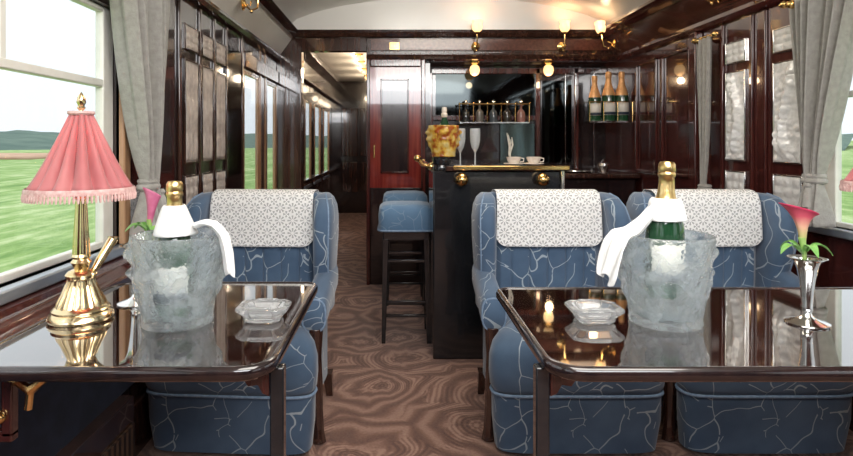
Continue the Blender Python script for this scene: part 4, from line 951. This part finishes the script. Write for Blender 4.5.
sc4 = again(sc0, (XL+0.10, 3.35, 1.97), 'sconce at the top edge above the left dull panels', rz=PI/2)
point((0.665, YB-0.10, 2.13), 0.9, (1, 0.66, 0.42)); point((1.375, YB-0.10, 2.13), 0.9, (1, 0.66, 0.42)); point((XR-0.28, 4.55, 2.13), 0.8, (1, 0.66, 0.38))
point((XR-0.22, 3.15, 2.10), 0.9, (1, 0.66, 0.42)); point((XL+0.22, 3.35, 2.10), 0.9, (1, 0.66, 0.42))
def make_down(loc, label):
    t = empty('dome_lamp', loc, label, 'lamp', 'small dome lamps below the header')
    MB().lathe([(0, 0), (0.045, 0), (0.043, -0.012), (0.026, -0.02), (0.022, -0.028)], segs=20).build('brass_cap', 'brass', t)
    MB().lathe([(0.022, -0.025), (0.038, -0.04), (0.044, -0.07), (0.036, -0.10), (0.018, -0.115), (0, -0.118)], segs=20).build('glass_dome', 'glow', t)
    return t
HBx = 1.86
d0 = make_down((0.68, 4.95, HBx), 'small glowing dome lamp under the header above the decanters')
again(d0, (1.31, 4.95, HBx), 'small glowing dome lamp under the header left of the champagne rack')
point((0.68, 4.93, 1.70), 1.2, (1, 0.68, 0.4)); point((1.31, 4.93, 1.70), 1.2, (1, 0.68, 0.4))

# ------------------------------------------------------------------ decanter rack and decanters
rk = empty('decanter_rack', (0.855, 5.04, 1.34), 'brass galleried glass shelf holding five decanters behind the bar', 'rack')
MB().box(-0.30, 0.30, -0.06, 0.055, 0, 0.01).build('shelf', 'silver', rk)
m = MB().tube([(-0.30, -0.055, 0.165), (0.30, -0.055, 0.165)], 0.0055, 8)
for i in range(6): m.tube([(-0.30+0.12*i, -0.055, 0.01), (-0.30+0.12*i, -0.055, 0.165)], 0.005, 8).sphere((-0.30+0.12*i, -0.055, 0.170), 0.009, 10)
m.tube([(-0.30, -0.055, 0.165), (-0.30, 0.05, 0.165)], 0.005, 8).tube([(0.30, -0.055, 0.165), (0.30, 0.05, 0.165)], 0.005, 8)
m.build('brass_gallery', 'brass', rk)
dec_cols = [noisy('decanter glass %d' % i, c, tuple(x*1.4 for x in c), scale=10, rough=0.08, coat=0.7) for i, c in enumerate(((0.02, 0.02, 0.02), (0.10, 0.09, 0.08), (0.05, 0.06, 0.07), (0.03, 0.025, 0.02), (0.25, 0.12, 0.10)))]
for i, w in enumerate(('leftmost', 'second from left', 'middle', 'second from right', 'rightmost reddish')):
    t = empty('decanter', (0.615+0.12*i, 5.04, 1.35), '%s stoppered decanter on the brass rack behind the bar' % w, 'decanter', 'decanters on the brass rack')
    sq = i % 2
    MB().lathe([(0, 0), (0.032, 0), (0.036, 0.01), (0.036, 0.075+0.01*sq), (0.026, 0.10), (0.011, 0.115), (0.010, 0.14), (0.016, 0.148), (0, 0.149)], segs=16).build('bottle_body', dec_cols[i], t)
    MB().lathe([(0.007, 0.148), (0.008, 0.155), (0.017, 0.168), (0.016, 0.18), (0.006, 0.195), (0, 0.197)], segs=12).build('stopper', 'silver', t)
# champagne rack on right wall
cr = empty('bottle_rack', (1.70, 4.62, 1.33), 'metal wall rack holding three labelled champagne bottles', 'rack')
MB().prism([(-0.17, -0.07), (0.165, -0.07), (0.165, 0.07), (-0.17, 0.07)], 'z', 0.0, 0.012).build('shelf', 'silver', cr)
m = MB().tube([(-0.17, 0.07, 0.165), (-0.17, -0.065, 0.165), (0.165, -0.065, 0.165)], 0.0045, 8)
for x in (-0.17, -0.06, 0.05, 0.165): m.tube([(x, -0.065, 0.012), (x, -0.065, 0.165)], 0.004, 8)
m.build('guard_rail', 'brass', cr)
for i, (x, w) in enumerate(((1.59, 'left'), (1.70, 'middle'), (1.805, 'right'))):
    bt = bottle_parts((x, 4.62+0.0*i, 1.343), '%s champagne bottle with coppery foil in the wall rack' % w, foil='gold_dull', sc=1.22 if i else 1.12, group='champagne bottles in the wall rack', long_foil=True)

# ------------------------------------------------------------------ on the bar
gb = make_bucket((0.265, 3.175, 1.0955), 'amber glass ice bucket with gold relief on the bar corner column', mat='amber', sc=0.80, name='ice_bucket', group='amber bar bucket', seed=5)
nb = empty('champagne_bottle', (0.27, 3.175, 1.115), 'pale topped champagne bottle standing in the amber bar bucket', 'bottle')
MB().lathe([(0, 0), (0.036, 0), (0.036, 0.11), (0.028, 0.15), (0.017, 0.18), (0.013, 0.20)], segs=20).build('glass_body', 'greenglass', nb)
MB().lathe([(0.014, 0.195), (0.018, 0.20), (0.018, 0.215), (0.0135, 0.22), (0.015, 0.235), (0.013, 0.25), (0, 0.253)], segs=16).build('pale_foil', 'porcelain', nb)
def make_flute(loc, label):
    o = MB().lathe([(0, 0), (0.032, 0), (0.033, 0.002), (0.006, 0.006), (0.0042, 0.012), (0.004, 0.07), (0.008, 0.078), (0.020, 0.10), (0.027, 0.13), (0.029, 0.165), (0.028, 0.205), (0.0265, 0.205), (0.0275, 0.165), (0.0255, 0.13), (0.018, 0.102), (0, 0.085)], segs=28).build('champagne_flute', 'flute')
    o.location = loc; return tag(o, label, 'glass', 'champagne flutes on the bar')
f0 = make_flute((0.36, 3.20, 1.045), 'left champagne flute standing next to the amber bucket')
again(f0, (0.442, 3.20, 1.045), 'right champagne flute standing between the other flute and the cups')
def make_cup(loc, label):
    t = empty('porcelain_cup', loc, label, 'cup', 'cups on the bar')
    MB().lathe([(0, 0), (0.03, 0), (0.05, 0.008), (0.058, 0.012), (0.056, 0.014), (0.03, 0.006), (0, 0.005)], segs=28).build('saucer', 'porcelain', t)
    MB().lathe([(0, 0.006), (0.02, 0.006), (0.024, 0.012), (0.036, 0.03), (0.042, 0.048), (0.040, 0.048), (0.033, 0.03), (0, 0.014)], segs=28).build('bowl', 'porcelain', t)
    MB().tube([(0.038, 0, 0.042), (0.056, 0, 0.040), (0.054, 0, 0.022), (0.033, 0, 0.02)], 0.003, 8).build('handle', 'porcelain', t)
    return t
c0 = make_cup((0.655, 3.20, 1.045), 'porcelain cup with pale sprig rising from it on the bar')
again(c0, (0.765, 3.20, 1.045), 'porcelain cup at the right end of the bar top')
tw = MB()
for k in range(9):
    a = k*0.9; q = 0.012*math.sin(k*1.7)
    pts = [(0.64 + 0.004*math.cos(a), 3.20, 1.065), (0.632+q*0.4, 3.20+0.004*math.sin(a), 1.11), (0.64+q, 3.20+0.006*math.cos(a), 1.15+0.01*(k % 3)), (0.63+q*1.3, 3.20, 1.19+0.012*(k % 4))]
    tw.tube(pts, [0.003, 0.0025, 0.003, 0.001], 5)
tag(tw.build('dried_sprig', 'sprig'), 'pale wispy dried sprig standing in the left cup on the bar', 'sprig')
